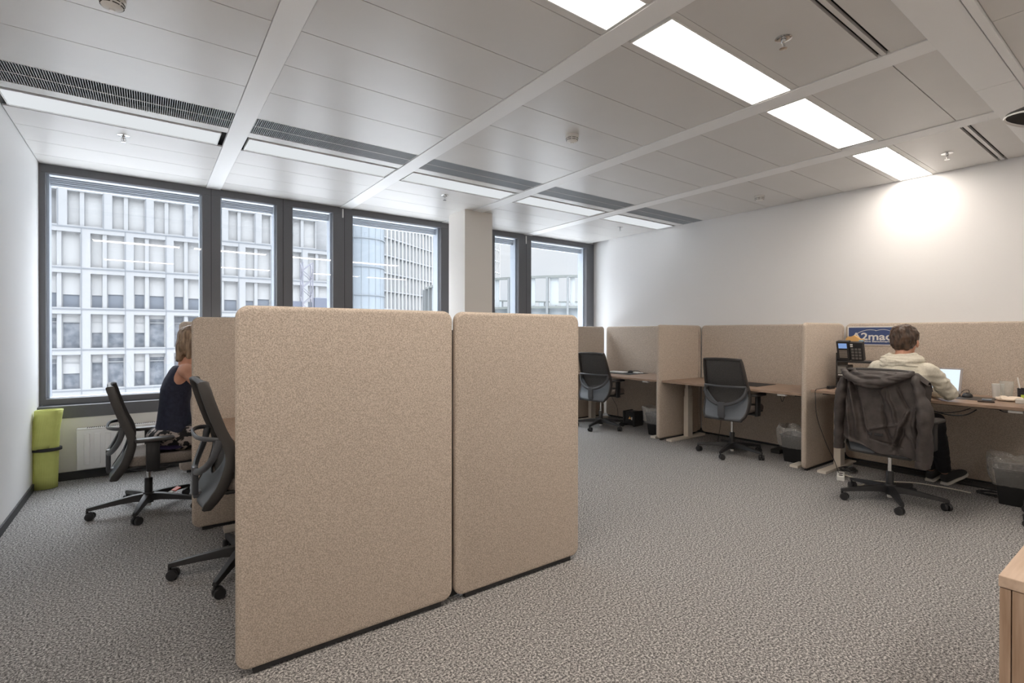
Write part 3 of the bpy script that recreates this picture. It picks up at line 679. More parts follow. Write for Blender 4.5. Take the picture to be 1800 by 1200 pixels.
# ------------------------------------------------------------------ coat over the man's chair
t = tag(empty('coat', (4.50, 1.44, .4)), 'dark charcoal hooded coat draped over the back of the chair the man sits on', 'coat')
def CO(o): o.location = (-4.50, -1.44, -.4)
CREASES = []
for X0, Y0, X1, Y1, am, wd in ((238, 365, 285, 700, .020, .016), (262, 400, 330, 690, -.014, .014), (212, 470, 250, 730, .014, .013), (385, 450, 450, 745, -.016, .016), (410, 430, 475, 600, .014, .014), (565, 400, 548, 650, .020, .015), (590, 450, 575, 800, -.016, .014), (528, 520, 440, 735, .022, .013), (505, 600, 460, 760, -.012, .013), (300, 520, 335, 660, .012, .013), (455, 390, 530, 540, -.012, .014), (340, 640, 480, 600, .010, .010), (345, 690, 500, 715, -.008, .008), (400, 400, 395, 560, .012, .016), (520, 640, 590, 780, .014, .014), (205, 690, 330, 745, .010, .012)):
    yy = lambda X: 1.70-.555*(X-190)/410; zz = lambda Y: 1.03-(Y-345)/395*.58
    CREASES.append((yy(X0), zz(Y0), yy(X1), zz(Y1), am*1.5, wd*.8))
def coat(u, v):
    y = 1.700-.555*u + .03*(v-.5)*(u-.5)
    zt = 1.035+.012*math.sin(u*PI)-.055*max(0, abs(u-.5)-.36)/.14; zb = .455+.03*math.sin(u*9)-.085*max(0, u-.62)/.38-.02*u
    if u < .12: zb += .02
    xr = 4.497
    if v < .12:       # front flap over the top of the back
        k = v/.12; z = zt-.10*(1-k)-0*k; x = 4.590-.05*k; z = zt-.07*(1-k)**1.5
    elif v < .2:
        k = (v-.12)/.08; a = k*PI/2; x = 4.540-.045*math.sin(a); z = zt-.028*(1-math.cos(a))
    else:
        k = (v-.2)/.8; z = zt-.028-(zt-.028-zb)*k; x = xr-.01*math.sin(k*PI)-.015*k+.012
        side = max(0, abs(u-.5)-.40)/.10; x += .075*side*(1-.4*k)
    p = V((x, y, z))
    amp = min(1, max(0, v-.15)*5)
    d = .010*noise.noise(V((7, p.y*6-p.z*1.5, p.z*1.6)))+.003*noise.noise(V((1, p.y*14, p.z*9)))
    for ax_, ay_, bx_, by_, am, wd in CREASES:
        vx, vy = bx_-ax_, by_-ay_; LL = vx*vx+vy*vy; tt = max(0, min(1, ((p.y-ax_)*vx+(p.z-ay_)*vy)/LL)); qx = ax_+vx*tt; qz = ay_+vy*tt
        wv = .010*noise.noise(V((tt*5, ax_*9, 2))); dd = math.hypot(p.y-qx-wv, p.z-qz); d += am*math.exp(-(dd/wd)**2)*min(1, 4*(1-tt)+.25)*min(1, 5*tt+.3)
    x -= amp*d
    return V((x, y+.012*noise.noise(V((0, y*6, z*7))), z))
c_ = MB().grid(coat, 120, 120).build('coat_body', M_jack, t, smooth=80, solid=.005); CO(c_)
def sleeve(pts, rr, seed):
    b = MB(); b.tube(pts, rr, 22, smooth=9, sx=.55, upv=(1, 0, 0))
    bmesh.ops.recalc_face_normals(b.bm, faces=b.bm.faces); b.bm.normal_update()
    for v in b.bm.verts:
        p = v.co.copy(); v.co += v.normal*(.012*noise.noise(V((p.x*7+seed, p.y*9, p.z*6)))+.011*(fold(V((p.x, p.y, p.z+p.y*.8)), 3, 6, 13, seed)-.5)+.0015*noise.noise(p*40))
    return b
s1 = sleeve([(4.555, 1.655, 1.00), (4.53, 1.690, .92), (4.53, 1.712, .78), (4.55, 1.722, .62), (4.55, 1.728, .48), (4.55, 1.728, .415)], [.040, .062, .066, .064, .062, .056], 2).build('sleeve', M_jack, t, smooth=80); CO(s1)
s2 = sleeve([(4.545, 1.225, 1.01), (4.50, 1.195, .94), (4.475, 1.160, .80), (4.47, 1.150, .64), (4.475, 1.158, .48), (4.48, 1.165, .385)], [.040, .064, .078, .078, .072, .062], 6).build('sleeve', M_jack, t, smooth=80); CO(s2)
for s_, pp in ((s1, [(4.55, 1.728, .44), (4.55, 1.728, .405)]), (s2, [(4.479, 1.164, .42), (4.48, 1.166, .372)])):
    b = MB(); b.tube(pp, [.060 if s_ is s1 else .074]*2, 20, sx=.58, upv=(1, 0, 0)); b.build('cuff', M_jack, s_, smooth=60)
b = MB()
b.tube([(4.520, 1.690, 1.045), (4.470, 1.640, 1.000), (4.452, 1.560, .958), (4.450, 1.48, .945), (4.455, 1.40, .962), (4.478, 1.30, 1.005), (4.520, 1.225, 1.040)], [.018, .026, .031, .033, .031, .026, .016], 12, smooth=8)
b.tube([(4.520, 1.62, 1.045), (4.480, 1.57, 1.010), (4.462, 1.49, .992), (4.470, 1.41, .998), (4.50, 1.32, 1.035)], [.016, .024, .027, .025, .014], 12, smooth=8)
b.ball((4.50, 1.46, 1.01), (.03, .14, .035))
q = union('coat_hood', b, M_jack, t, .007, 2, lambda p, n: .009*fold(p, 4, 9, 40, 5)-.003); CO(q)
b = MB().box((4.474, 1.405, .555), (4.482, 1.46, .575), .003).box((4.474, 1.475, .553), (4.482, 1.50, .575), .003).build('half_belt', M_blackm, t); CO(b)

# ------------------------------------------------------------------ waste bins
def bin_(x, y, rz, label):
    t = tag(empty('waste_bin', (x, y, 0), rz), label, 'waste bin', 'black waste bins with clear bags')
    sq = lambda p, a: V((p.x/max(abs(math.cos(a)), abs(math.sin(a)))**.82, p.y/max(abs(math.cos(a)), abs(math.sin(a)))**.82, p.z))
    b = MB().lathe([(.0, .0), (.100, 0), (.104, .01), (.132, .27), (.138, .272), (.138, .282), (.128, .282), (.124, .26), (.098, .015), (0, .014)], n=40, cap=False, fn=sq)
    b.build('bin', M_bin, t, smooth=35)
    def bf(p, a):
        q = sq(p, a); k = max(0, q.z-.13)/.25; nn = noise.noise(V((math.cos(a)*3+x, math.sin(a)*3+y, q.z*9))); n2 = noise.noise(V((math.cos(a)*9, math.sin(a)*9+x*3, q.z*22)))
        r_ = 1+.13*nn*k+.07*n2; return V((q.x*r_, q.y*r_, q.z+.035*nn*k+.012*n2))
    MB().lathe([(.140, .155), (.146, .175), (.156, .21), (.162, .25), (.163, .29), (.166, .32), (.168, .345), (.160, .362), (.148, .352), (.132, .32), (.124, .27), (.118, .20), (.105, .08), (.06, .04), (0, .035)], n=110, cap=False, fn=bf).build('bin_bag', M_bag, t, smooth=25)
bin_(5.43, 4.18, .1, 'black waste bin with clear bag under the farthest wall desk')
bin_(5.47, 2.46, .05, 'black waste bin with clear bag under the middle wall desk')
bin_(5.50, .84, .12, 'black waste bin with clear bag at the right edge of the photo')

# ------------------------------------------------------------------ things on and under the man's desk
Z1 = .790
# sign on the felt
t = tag(empty('wall_sign', (5.978, 1.958, 1.307)), 'blue company sign with white border and lettering fixed to the felt screen', 'sign')
MB().box((-.004, -.235, -.097), (0, .235, .097), .001).build('board', M_posterw, t)
MB().box((-.0052, -.224, -.086), (-.004, .224, .086)).build('blue_field', M_blue, t)
def text_mesh(s, size, parent, y, z, wid, hei, x=-.0056, sx=1, mt=M_posterw, name='lettering', bold=0):
    c = bpy.data.curves.new('txt', 'FONT'); c.body = s; c.size = size; c.offset = bold; c.extrude = .0004
    o = bpy.data.objects.new('txt', c); COL.objects.link(o); bpy.context.view_layer.update()
    me = bpy.data.meshes.new_from_object(o.evaluated_get(bpy.context.evaluated_depsgraph_get())); bpy.data.objects.remove(o)
    mnx = min(v.co.x for v in me.vertices); mxx = max(v.co.x for v in me.vertices); mny = min(v.co.y for v in me.vertices); mxy = max(v.co.y for v in me.vertices)
    for v in me.vertices: v.co.x = (v.co.x-mnx)/(mxx-mnx)*wid; v.co.y = v.co.y/(mxy)*hei
    me.materials.clear(); me.materials.append(mt); q = bpy.data.objects.new(name, me); COL.objects.link(q); q.parent = parent
    q.matrix_local = Matrix(((0, 0, -1, x), (-sx, 0, 0, y), (0, 1, 0, z), (0, 0, 0, 1))); return q
text_mesh('A2mac1', .105, t, .200, -.040, .395, .072, bold=.0022)
text_mesh('Automotive Benchmarking', .0345, t, .192, -.064, .375, .020, bold=.0006)
P_ = [(-.0056, .19-.21*k/14, -.02+.082*math.sin(PI*(k/14)**.8*.62)) for k in range(15)]
P2 = [(-.0056, -.015-.17*k/12, .052+.018*math.sin(PI*k/12*.9)-.03*(k/12)**2) for k in range(13)]
MB().tube(P_, .0024, 6).tube(P2, .0022, 6).build('car_outline', M_posterw, t)
# black monitor stand shelf with devices
t = tag(empty('desk_shelf', (5.55, 1.78, Z1)), 'black desk shelf left of the man holding the phone', 'shelf')
MB().box((0, 0, .255), (.26, .36, .272), .003).build('shelf_top', M_black, t)
MB().box((0, 0, 0), (.26, .012, .255)).build('side_panel', M_black, t); MB().box((.0, .348, 0), (.26, .36, .35), .002).build('side_panel', M_black, t)
MB().box((0, .012, .10), (.25, .348, .11)).build('shelf', M_black, t)
t = tag(empty('label_printer', (5.53, 2.03, Z1+.111)), 'dark boxy device with light panel under the phone shelf', 'device')
MB().box((0, 0, 0), (.14, .095, .12), .006).build('housing', M_grey, t); MB().box((-.002, .012, .035), (0, .085, .105)).build('front_panel', mat('grey label', (.2, .2, .19), .5), t)
MB().box((-.004, .02, .018), (-.001, .08, .026)).build('display', M_paper, t)
t = tag(empty('telephone', (5.565, 1.905, Z1+.273)), 'black desk telephone with blue display and keypad on the shelf', 'telephone')
rm = Matrix.Rotation(math.radians(-14), 4, 'Y')
MB().box((0, .0, 0), (.06, .108, .185), .006, M=rm).build('keypad_body', M_black, t)
MB().box((0, .115, 0), (.06, .225, .195), .006, M=rm).build('display_body', M_black, t)
MB().box((-.0015, .132, .125), (0.002, .205, .175), M=rm).build('display', M_lcd, t)
for r_ in range(4):
    for c2 in range(3): MB().box((-.004, .014+c2*.030, .018+r_*.030), (.001, .036+c2*.030, .038+r_*.030), .002, M=rm).build('key', mat('phone key', (.16, .15, .14), .4), t)
for r_ in range(5): MB().box((-.003, .134, .03+r_*.016), (.001, .203, .042+r_*.016), .001, M=rm).build('memory_key', mat('memory key', (.24, .21, .18), .5), t)
MB().box((-.004, .080, .160), (.001, .102, .170), M=rm).box((-.004, .080, .142), (.001, .102, .152), M=rm).build('label_strip', M_paper, t)
t = tag(MB().prism([(-.075, 0), (-.075, .02), (-.04, .028), (-.012, .052), (.0, .058), (.012, .05), (.03, .044), (.05, .046), (.07, .022), (.07, 0)], 0, .05, 'x').build('torn_card', M_orange, None, loc=(5.62, 2.01, Z1+.273+.192)), 'torn orange cardboard lying on top of the black telephone', 'cardboard')
t = tag(MB().box((0, 0, 0), (.03, .035, .022), .004).build('blue_clip', mat('pale blue plastic', (.25, .45, .6), .4), None, loc=(5.60, 1.925, Z1+.273+.182)), 'small pale blue clip on top of the telephone keypad', 'clip')
# laptop
t = tag(empty('laptop', (5.42, 1.21, Z1)), 'open grey laptop with bright white screen in front of the man', 'laptop')
MB().box((0, 0, 0), (.225, .335, .018), .004).build('laptop_base', M_grey, t)
MB().box((.06, .02, .018), (.20, .315, .0195)).build('keyboard', M_black, t)
lm = Matrix.Translation((.222, 0, .022)) @ Matrix.Rotation(math.radians(20), 4, 'Y')
lid = MB().box((0, 0, 0), (.008, .335, .232), .003, M=lm).build('laptop_lid', mat('laptop bezel', (.30, .27, .26), .4), t)
MB().box((-.0012, .018, .022), (.001, .317, .216), M=lm).build('screen', M_screen, lid)
# mouse pad, mouse
rzp = math.radians(-12)
t = tag(MB().box((0, 0, 0), (.29, .24, .004), .0015).build('desk_mat', M_grey, None, loc=(5.42, .98, Z1), rotz=rzp*0), 'dark mouse mat on the desk right of the laptop', 'mouse mat')
t = tag(empty('computer_mouse', (5.61, 1.16, Z1+.004)), 'black computer mouse on the mat beside the laptop', 'mouse')
MB().ball((0, 0, .008), (.055, .034, .030)).build('mouse_body', M_black, t, smooth=True)
MB().tube([(.05, 0, .012), (.09, .01, .05), (.11, .045, .045), (.10, .08, .006), (.12, .12, .0)], .0025, 6, smooth=6).build('mouse_cable', M_black, t)
MB().box((-.035, -.003, .034), (-.01, .003, .040), .002).build('scroll_wheel', M_grey, t)
t = tag(empty('wallet', (5.33, .94, Z1), .2), 'dark flat wallet on the desk edge beside the tissue', 'wallet')
MB().box((0, 0, 0), (.085, .10, .014), .005).build('wallet_body', mat('dark leather', (.05, .035, .03), .4), t, smooth=True)
t = tag(MB().box((.0, 0, 0), (.07, .055, .009), .003).build('mobile_phone', mat('blue grey phone', (.20, .24, .30), .2), None, loc=(5.345, .965, Z1+.0145), rotz=.1), 'small silver-blue phone lying on the dark wallet', 'phone')
b = MB(); b.ball((0, 0, .014), (.05, .075, .014)); b.ball((.01, -.04, .018), (.04, .05, .017)); b.ball((-.005, .03, .02), (.035, .04, .016))
q = union('crumpled_tissue', b, M_tissue, None, .005, 1, lambda p, n: .008*fold(p, 28, 28, 28, 2)-.003); q.location = (5.56, .905, Z1+.004); tag(q, 'crumpled beige tissue on the desk in front of the glass', 'tissue')
t = tag(MB().lathe([(.0, 0), (.032, 0), (.034, .003), (.039, .118), (.037, .118), (.032, .006), (0, .006)], n=28, cap=False).build('paper_cup', M_white, None, smooth=True, loc=(5.80, 1.005, Z1)), 'white cup standing behind the drinking glass', 'cup')
t = tag(empty('drinking_glass', (5.70, .935, Z1)), 'clear drinking glass with water in front of the white cup', 'glass')
MB().lathe([(.0, 0), (.030, 0), (.033, .004), (.044, .15), (.0425, .15), (.031, .010), (0, .010)], n=30, cap=False).build('glass_body', M_glassware, t, smooth=True)
t = tag(empty('pen_holder', (5.72, .835, Z1)), 'dark mesh pen holder at the right end of the desk', 'pen holder')
MB().lathe([(.0, 0), (.038, 0), (.040, .003), (.042, .10), (.040, .10), (.037, .005), (0, .005)], n=28, cap=False).build('cup_body', glassy('smoky plastic', (.35, .36, .38), 1.5, .2, haze=.35, hazecol=(.1, .1, .12)), t, smooth=True)
MB().box((-.0435, -.006, .025), (-.041, .014, .05), .0005).build('label', M_lime, t)
for dx, dy, h_, l, mt in ((-.01, .012, .185, 'white pen leaning left in the pen holder', M_white), (.012, -.01, .15, 'dark pen in the pen holder behind the white one', M_blackm)):
    tag(MB().tube([(5.72+dx, .835+dy, Z1+.008), (5.72+dx*2.4, .835+dy*3.0, Z1+h_)], [.004, .0045], 10).build('pen', mt, None, smooth=True), l, 'pen', 'pens in the holder')
t = tag(MB().box((0, 0, 0), (.07, .10, .034), .004).build('small_box', mat('clear white box', (.70, .68, .64), .25), None, loc=(5.44, .745, Z1)), 'small white translucent box at the desk edge, right end', 'box')
# power adapter and cables left end
t = tag(empty('power_adapter', (5.36, 2.13, Z1)), 'black power adapter with cable on the left end of the mans desk', 'adapter')
MB().box((0, -.02, 0), (.10, .02, .028), .005).build('adapter_body', M_black, t)
MB().tube([(.0, 0, .014), (-.16, .015, .012), (-.228, .02, .004), (-.236, .02, -.05), (-.235, .005, -.25), (-.15, -.04, -.50), (-.12, -.10, -.66), (-.20, -.17, -.76), (-.25, -.20, -.785)], .003, 6, smooth=8).build('cable', M_black, t)
MB().tube([(.10, 0, .014), (.15, .03, .02), (.17, -.02, .006), (.20, .02, .006), (.23, -.05, .006)], .003, 6, smooth=8).build('cable', M_black, t)
tag(MB().tube([(5.45, 1.98, Z1+.004), (5.50, 2.03, Z1+.012), (5.52, 2.10, Z1+.006), (5.60, 2.15, Z1+.02), (5.66, 2.10, Z1+.006)], .0035, 6, smooth=8).build('desk_cable', M_black), 'short black cable coiled on the desk beside the phone shelf', 'cable')
# cable loops under desk
tag(MB().tube([(5.20, 1.42, .745), (5.19, 1.35, .715), (5.18, 1.24, .690), (5.19, 1.16, .680), (5.20, 1.08, .695), (5.20, 1.02, .742)], .005, 6, smooth=8).tube([(5.21, 1.38, .742), (5.19, 1.28, .700), (5.20, 1.20, .695), (5.22, 1.12, .715), (5.22, 1.06, .745)], .004, 6, smooth=8).build('hanging_cable', M_black), 'black cable bundle sagging under the front edge of the mans desk', 'cable')
tag(MB().tube([(5.20, .90, .762), (5.19, .86, .745), (5.20, .80, .762)], .004, 6, smooth=6).build('hanging_cable', M_black), 'short black cable loop under the desk below the pen holder', 'cable')
# power strip on floor + white cable
t = tag(empty('power_strip', (5.12, 1.93, 0), .35), 'small white power strip on the carpet beside the mans desk foot', 'power strip')
MB().box((-.07, -.03, 0), (.13, .03, .042), .006).build('strip_body', M_white, t)
for k in range(2): MB().lathe([(.017, 0), (.017, .003), (.0, .003)], c=(-.03+k*.07, 0, .0415), n=16).build('socket', M_grey, t)
tag(MB().tube([(5.24, 1.98, .02), (5.24, 1.86, .006), (5.17, 1.76, .006), (5.04, 1.74, .006), (5.02, 1.82, .006), (5.16, 1.82, .006), (5.34, 1.66, .006), (5.50, 1.50, .006), (5.54, 1.36, .006), (5.55, 1.22, .006), (5.54, 1.12, .006)], .005, 8, smooth=10).build('extension_cord', M_cable), 'white extension cord running over the carpet from the power strip', 'cord')
b = MB(); random.seed(3)
pts = [(5.44+.10*math.cos(k*1.7)*random.uniform(.5, 1), 1.99+.08*math.sin(k*1.7)*random.uniform(.5, 1), .012+.03*random.random()) for k in range(26)]
tag(b.tube(pts, .0035, 6, smooth=6).build('cable_tangle', M_black), 'black cable tangle on the floor beside the desk foot', 'cable')
pts = [(5.62+.09*math.cos(k*1.9)*random.uniform(.6, 1), 1.02+.10*math.sin(k*1.9)*random.uniform(.6, 1), .010+.012*random.random()) for k in range(18)]
tag(MB().tube(pts, .0035, 6, smooth=6).build('cable_tangle', M_black), 'black cable coil on the floor left of the right edge bin', 'cable')
tag(MB().box((5.80, .62, 0), (5.955, 2.1, .012), .004).build('floor_cable_duct', M_blackm), 'flat black cable duct on the floor under the mans desk', 'cable duct')

# ------------------------------------------------------------------ other desk things
tag(MB().box((0, 0, 0), (.42, .60, .003), .001).build('desk_mat', M_blackm, None, loc=(5.40, 2.86, .745)), 'black desk mat on the middle wall desk', 'desk mat')
tag(MB().box((0, 0, 0), (.44, .60, .003), .001).build('desk_mat', M_blackm, None, loc=(5.45, 4.72, .745)), 'black desk mat under papers on the farthest wall desk', 'desk mat')
tag(MB().box((0, 0, 0), (.21, .30, .008), .001).build('notepad', M_paper, None, loc=(5.62, 4.98, .7485), rotz=.15), 'white notepad on the farthest wall desk behind the chair', 'notepad')
tag(MB().box((0, 0, 0), (.10, .13, .010), .002).build('paper_slip', M_paper, None, loc=(5.74, 4.80, .7485), rotz=-.3), 'small white paper right of the notepad on the farthest desk', 'paper')
t = tag(empty('computer_mouse', (5.78, 4.965, .7485)), 'small dark mouse between the papers on the farthest desk', 'mouse')
MB().ball((0, 0, .010), (.05, .03, .022)).build('mouse_body', M_black, t, smooth=True)
tag(MB().tube([(5.85, 5.0, .76), (5.84, 4.93, .78), (5.86, 4.87, .77), (5.88, 4.84, .75)], .004, 6, smooth=6).build('desk_cable', M_black), 'black cable loop at the back of the farthest desk', 'cable')
# small computer and stuff under farthest desk
t = tag(empty('computer_case', (5.60, 4.74, 0), .1), 'small black computer box standing under the farthest wall desk', 'computer')
MB().box((0, 0, .02), (.20, .18, .20), .008).build('case', M_black, t)
MB().box((-.012, -.01, .0), (.21, .015, .21), .004).box((-.012, .165, 0), (.21, .19, .21), .004).build('side_bracket', M_blackm, t)
MB().prism([(.05, .10), (.075, .14), (.10, .10)], -.002, .002, 'x').build('orange_mark', M_orange, t)
MB().box((-.002, .035, .09), (.001, .05, .13)).build('white_mark', M_paper, t)
tag(MB().tube([(5.50, 5.10, .70), (5.52, 5.12, .45), (5.55, 5.02, .25), (5.60, 5.04, .10), (5.66, 5.0, .02), (5.72, 5.1, .006), (5.64, 5.2, .006)], .003, 6, smooth=8).build('hanging_cable', M_black), 'thin black cable hanging behind the farthest office chair', 'cable')
tag(MB().tube([(5.50, 4.32, .70), (5.51, 4.26, .66), (5.53, 4.20, .56), (5.60, 4.16, .45), (5.66, 4.15, .72)], .0035, 6, smooth=8).build('hanging_cable', M_black), 'thin black cable hanging beside the divider under the farthest desk', 'cable')
tag(MB().tube([(5.50, 3.40, .70), (5.48, 3.38, .50), (5.52, 3.36, .30), (5.55, 3.40, .12), (5.62, 3.44, .006), (5.72, 3.3, .006)], .003, 6, smooth=8).build('hanging_cable', M_black), 'thin black cable hanging below the chair at the middle desk', 'cable')
tag(MB().tube([(5.28, 2.55, .70), (5.28, 2.545, .66), (5.28, 2.53, .63), (5.28, 2.515, .66), (5.28, 2.51, .70)], .003, 6, smooth=6).build('hanging_cable', M_black), 'tiny black cable loop under the middle desk above the bin', 'cable')
tag(MB().box((5.62, 2.72, 0), (5.90, 2.82, .045), .006).build('power_strip', M_blackm), 'black socket strip on the floor behind the middle desk chair', 'power strip')
# tag on chair base
t = tag(empty('paper_packet', (.165, 4.60, .118), .5), 'small red and white packet lying on the base of the womans chair', 'packet')
MB().box((0, 0, 0), (.05, .05, .008), .002, M=Matrix.Rotation(-.35, 4, 'Y')).build('red_side', M_red, t)
MB().box((-.028, .0, 0), (.0, .05, .006), .001, M=Matrix.Rotation(-.35, 4, 'Y')).build('white_side', M_paper, t)

# ------------------------------------------------------------------ cabinet / desk at the right foreground edge
t = tag(empty('side_cabinet', (1.683, .289, 0)), 'oak cabinet corner at the bottom right edge of the photo', 'cabinet')
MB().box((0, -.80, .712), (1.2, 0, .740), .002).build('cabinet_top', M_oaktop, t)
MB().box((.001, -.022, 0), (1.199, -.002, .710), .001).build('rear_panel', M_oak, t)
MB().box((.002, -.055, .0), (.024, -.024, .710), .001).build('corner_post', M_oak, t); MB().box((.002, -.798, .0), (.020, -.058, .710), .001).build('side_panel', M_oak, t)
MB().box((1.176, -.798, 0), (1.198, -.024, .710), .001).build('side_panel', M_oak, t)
# dark bag leaning on the cabinet
# lamp shade at the right edge
t = tag(empty('desk_lamp', (2.345, .012, .792)), 'dark out of focus lamp head poking in at the upper right edge', 'lamp')
MB().lathe([(.0, -.051), (.10, -.051), (.10, -.03), (.02, -.02)], n=28).build('lamp_base', M_black, t, smooth=True)
MB().tube([(0, 0, -.04), (0, 0, .9), (-.03, .12, 1.20), (-.10, .235, 1.225)], .009, 10, smooth=6).build('lamp_pole', M_black, t, smooth=True)
hm = Matrix.Translation((-.105, .245, 1.215)) @ Matrix.Rotation(.25, 4, 'X')
MB().lathe([(.0, .05), (.025, .05), (.05, .03), (.115, -.01), (.118, -.016), (.112, -.014), (.05, .02), (0, .03)], n=32, cap=False, M=hm).build('lamp_shade', M_blackm, t, smooth=True)
MB().lathe([(.1175, -.018), (.120, -.020), (.118, -.024), (.114, -.020)], n=32, cap=False, M=hm).build('shade_rim', M_trimw, t, smooth=True)

# ------------------------------------------------------------------ outside
struct(MB().box((-120, 6.6, -16.2), (260, 330, -16)).build('ground', mat('pale paving', (.75, .75, .75), .9)))
M_fac = mat('white stone facade', (.205, .21, .218), .8)
M_fac2 = mat('facade joint', (.12, .13, .145), .8)
M_pane = mat('office pane', (.12, .135, .16), .15, spec=.6)
M_paned = mat('dark office pane', (.075, .087, .105), .15, col2=(.16, .17, .19), scale=1.6, detail=4, spec=.6)
M_blw = mat('closed white blind', (.25, .253, .257), .7)
FY = 58.0; t = tag(empty('office_building', (0, FY, -16)), 'white gridded office building across the street, filling the left windows', 'building')
ZL = [10.58+3.59*k for k in range(-7, 4)]
OX = -6.31
wl = MB(); jl = MB(); x_end = 17.6
wl.box((-45, .9, 0), (x_end, 12, 40))
rows = list(zip(ZL, ZL[1:]))
cnt = 0
for (z0, z1) in rows:
    top = z0 > 10
    off = OX if top else OX+1.55
    k0 = int((-14-off)/3.07)-1
    for k in range(k0, k0+12):
        J = off+k*3.07
        if J > x_end-3: continue
        Zb, Zt = z0+16+.16, z1+16-.42
        xs = [(J+.62, J+1.45), (J+1.75, J+2.97)]
        # solid parts of this bay
        wl.box((J, 0, z0+16), (J+.62, .9, z1+16)).box((J+1.45, .1, Zb), (J+1.75, .9, Zt)).box((J+2.97, .1, Zb), (J+3.07, .9, Zt)).box((J+.62, 0.0, Zt), (J+3.07, .9, z1+16)).box((J+.62, 0, z0+16), (J+3.07, .9, Zb))
        jl.box((J-.035, -.02, z0+16), (J+.035, .0, z1+16))
        if -9 < J < 17 and z1 > -9:
            w_ = MB(); 
            for i, (a, b) in enumerate(xs):
                rnd = random.Random(hash((round(J*10), round(z0*10), i)) & 0xffff).random()
                low = z0 < 1
                bl = (Zt-Zb)*(1.0 if z0 > 5 else .55+.1*rnd if z0 > 1 else (0 if rnd < .6 else .55 if rnd < .8 else .25))
                if low and rnd < .5: bl = (Zt-Zb)*.12
                w_.mi = 1 if low else 0
                w_.box((a, .55, Zb), (b, .62, Zt-bl))
                if bl > 0: w_.mi = 2; w_.box((a, .45, Zt-bl), (b, .50, Zt))
                w_.mi = 3; w_.box((a, .35, Zb), (a+.06, .55, Zt)).box((b-.06, .35, Zb), (b, .55, Zt))
                if low: w_.box((a, .40, Zt-.75), (b, .45, Zt-.68)); w_.box((a, .40, Zt-.1), (b, .45, Zt))
            w_.build('facade_window', [M_pane, M_paned, M_blw, M_fac], t)
    jl.box((-14, -.03, z0+16-.05), (x_end, .0, z0+16+.05))
wl.build('facade', M_fac, t); jl.build('facade_joint', M_fac2, t)

# glass round tower at the corner
t = tag(empty('glass_tower', (23.2, 66.5, -16)), 'rounded glass corner tower behind the white gridded building', 'building')
MB().lathe([(3.0, 0), (3.0, 44)], n=40).build('glass_wall', mat('blue grey glazing', (.22, .25, .28), .15, spec=.8), t, smooth=True)
s = MB()
for k in range(0, 12): s.lathe([(3.05, k*3.7), (3.12, k*3.7), (3.12, k*3.7+.12), (3.05, k*3.7+.12)], n=40)
for k in range(20): a = k*PI/10; s.box((3.0*math.cos(a)-.04, 3.0*math.sin(a)-.04, 0), (3.0*math.cos(a)+.04, 3.0*math.sin(a)+.04, 44))
s.build('tower_band', mat('tower band', (.17, .19, .21), .5), t)
# long receding building with fine louvred grid
t = tag(empty('receding_building', (37.0, 97.0, -16), math.atan2(.604, .870)), 'tall pale building with a fine grid receding behind the column', 'building')
MB().box((-4, .5, 0), (70, 14, 62)).build('facade', mat('pale grid wall', (.33, .34, .35), .8), t)
s = MB()
for k in range(17): s.box((-4, .0, k*3.7), (70, .5, k*3.7+.25))
s.build('floor_band', mat('pale floor band', (.23, .24, .25), .8), t)
s = MB()
for k in range(50): s.box((-4+k*1.5, -.05, 0), (-3.65+k*1.5, .5, 62))
s.build('fin', mat('pale fins', (.34, .345, .35), .8), t)
s = MB()
for k in range(8, 13): s.box((-3, .42, k*2*1.85+1.2-29), (60, .52, k*2*1.85+2.6-29))
s.build('window_band', mat('far pane', (.22, .24, .26), .2), t)
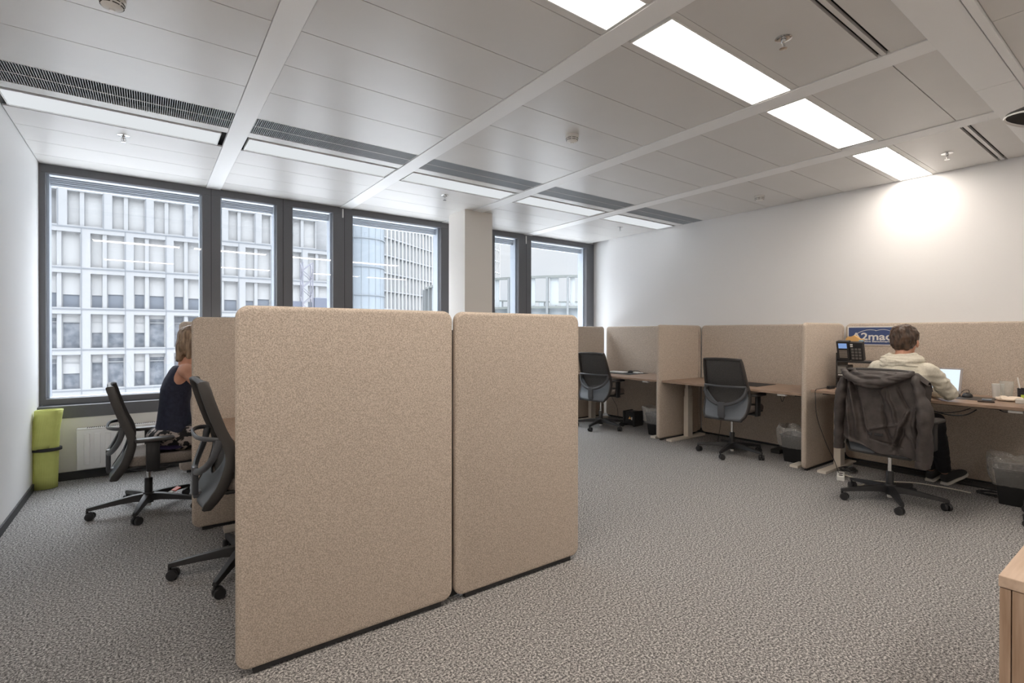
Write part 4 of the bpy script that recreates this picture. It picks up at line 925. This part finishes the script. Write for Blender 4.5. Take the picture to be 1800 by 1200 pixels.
# round crown building
t = tag(empty('round_building', (63.4, 67.7, -16)), 'round building with open glazed crown seen through the right window', 'building')
Rr_ = 27; s = MB()
NB = 64
for k in range(NB):
    a = k*2*PI/NB; cs, sn = math.cos(a), math.sin(a)
    Mz = Matrix.Rotation(a, 4, 'Z'); s.box((Rr_-.1, -.14, 0), (Rr_+.5, .14, 24.7), M=Mz)
s.build('fin', mat('grey fins', (.13, .14, .145), .6), t)
MB().lathe([(Rr_-.3, 0), (Rr_-.3, 20.6)], n=NB).build('glass_wall', mat('pale glazing', (.24, .26, .275), .2, col2=(.14, .165, .18), scale=.35, spec=.6), t, smooth=True)
s = MB(); n0 = 0
for k in range(NB):
    a0 = (k+.12)*2*PI/NB; a1 = (k+(.55 if k % 2 else .35))*2*PI/NB
    s.prism([(Rr_*math.cos(a0), Rr_*math.sin(a0)), (Rr_*math.cos(a1), Rr_*math.sin(a1)), ((Rr_-.2)*math.cos(a1), (Rr_-.2)*math.sin(a1)), ((Rr_-.2)*math.cos(a0), (Rr_-.2)*math.sin(a0))], 21, 24.6)
s.build('crown_panel', mat('frosted crown panel', (.26, .28, .29), .4), t)
s = MB()
for z in (20.6, 24.6, 16.5, 12.5, 8.5): s.lathe([(Rr_-.2, z), (Rr_+.35, z), (Rr_+.35, z+.3), (Rr_-.2, z+.3), (Rr_-.2, z)], n=NB, cap=False)
s.build('ring_band', mat('grey band', (.11, .12, .115), .6), t)
# crane mast
t = tag(empty('tower_crane', (12.2, 50.0, -16)), 'pale lattice crane mast standing before the white gridded building', 'crane')
s = MB(); ww = .45
for sx in (-ww, ww):
    for sy in (-ww, ww): s.tube([(sx, sy, 0), (sx, sy, 24)], .05, 6)
for k in range(30):
    z = k*.8; a, b = (-ww, ww) if k % 2 else (ww, -ww)
    s.tube([(a, -ww, z), (b, -ww, z+.8)], .035, 5).tube([(-ww, a, z), (-ww, b, z+.8)], .035, 5).tube([(ww, a, z), (ww, b, z+.8)], .035, 5).tube([(a, ww, z), (b, ww, z+.8)], .035, 5)
s.build('mast', mat('crane paint', (.13, .13, .16), .6), t)
MB().box((-1.6, -.3, 19.8), (-.5, .3, 20.3)).box((.6, -.5, 19.5), (2.0, .5, 20.7), .05).build('cab', mat('crane cab', (.08, .09, .12), .5), t)
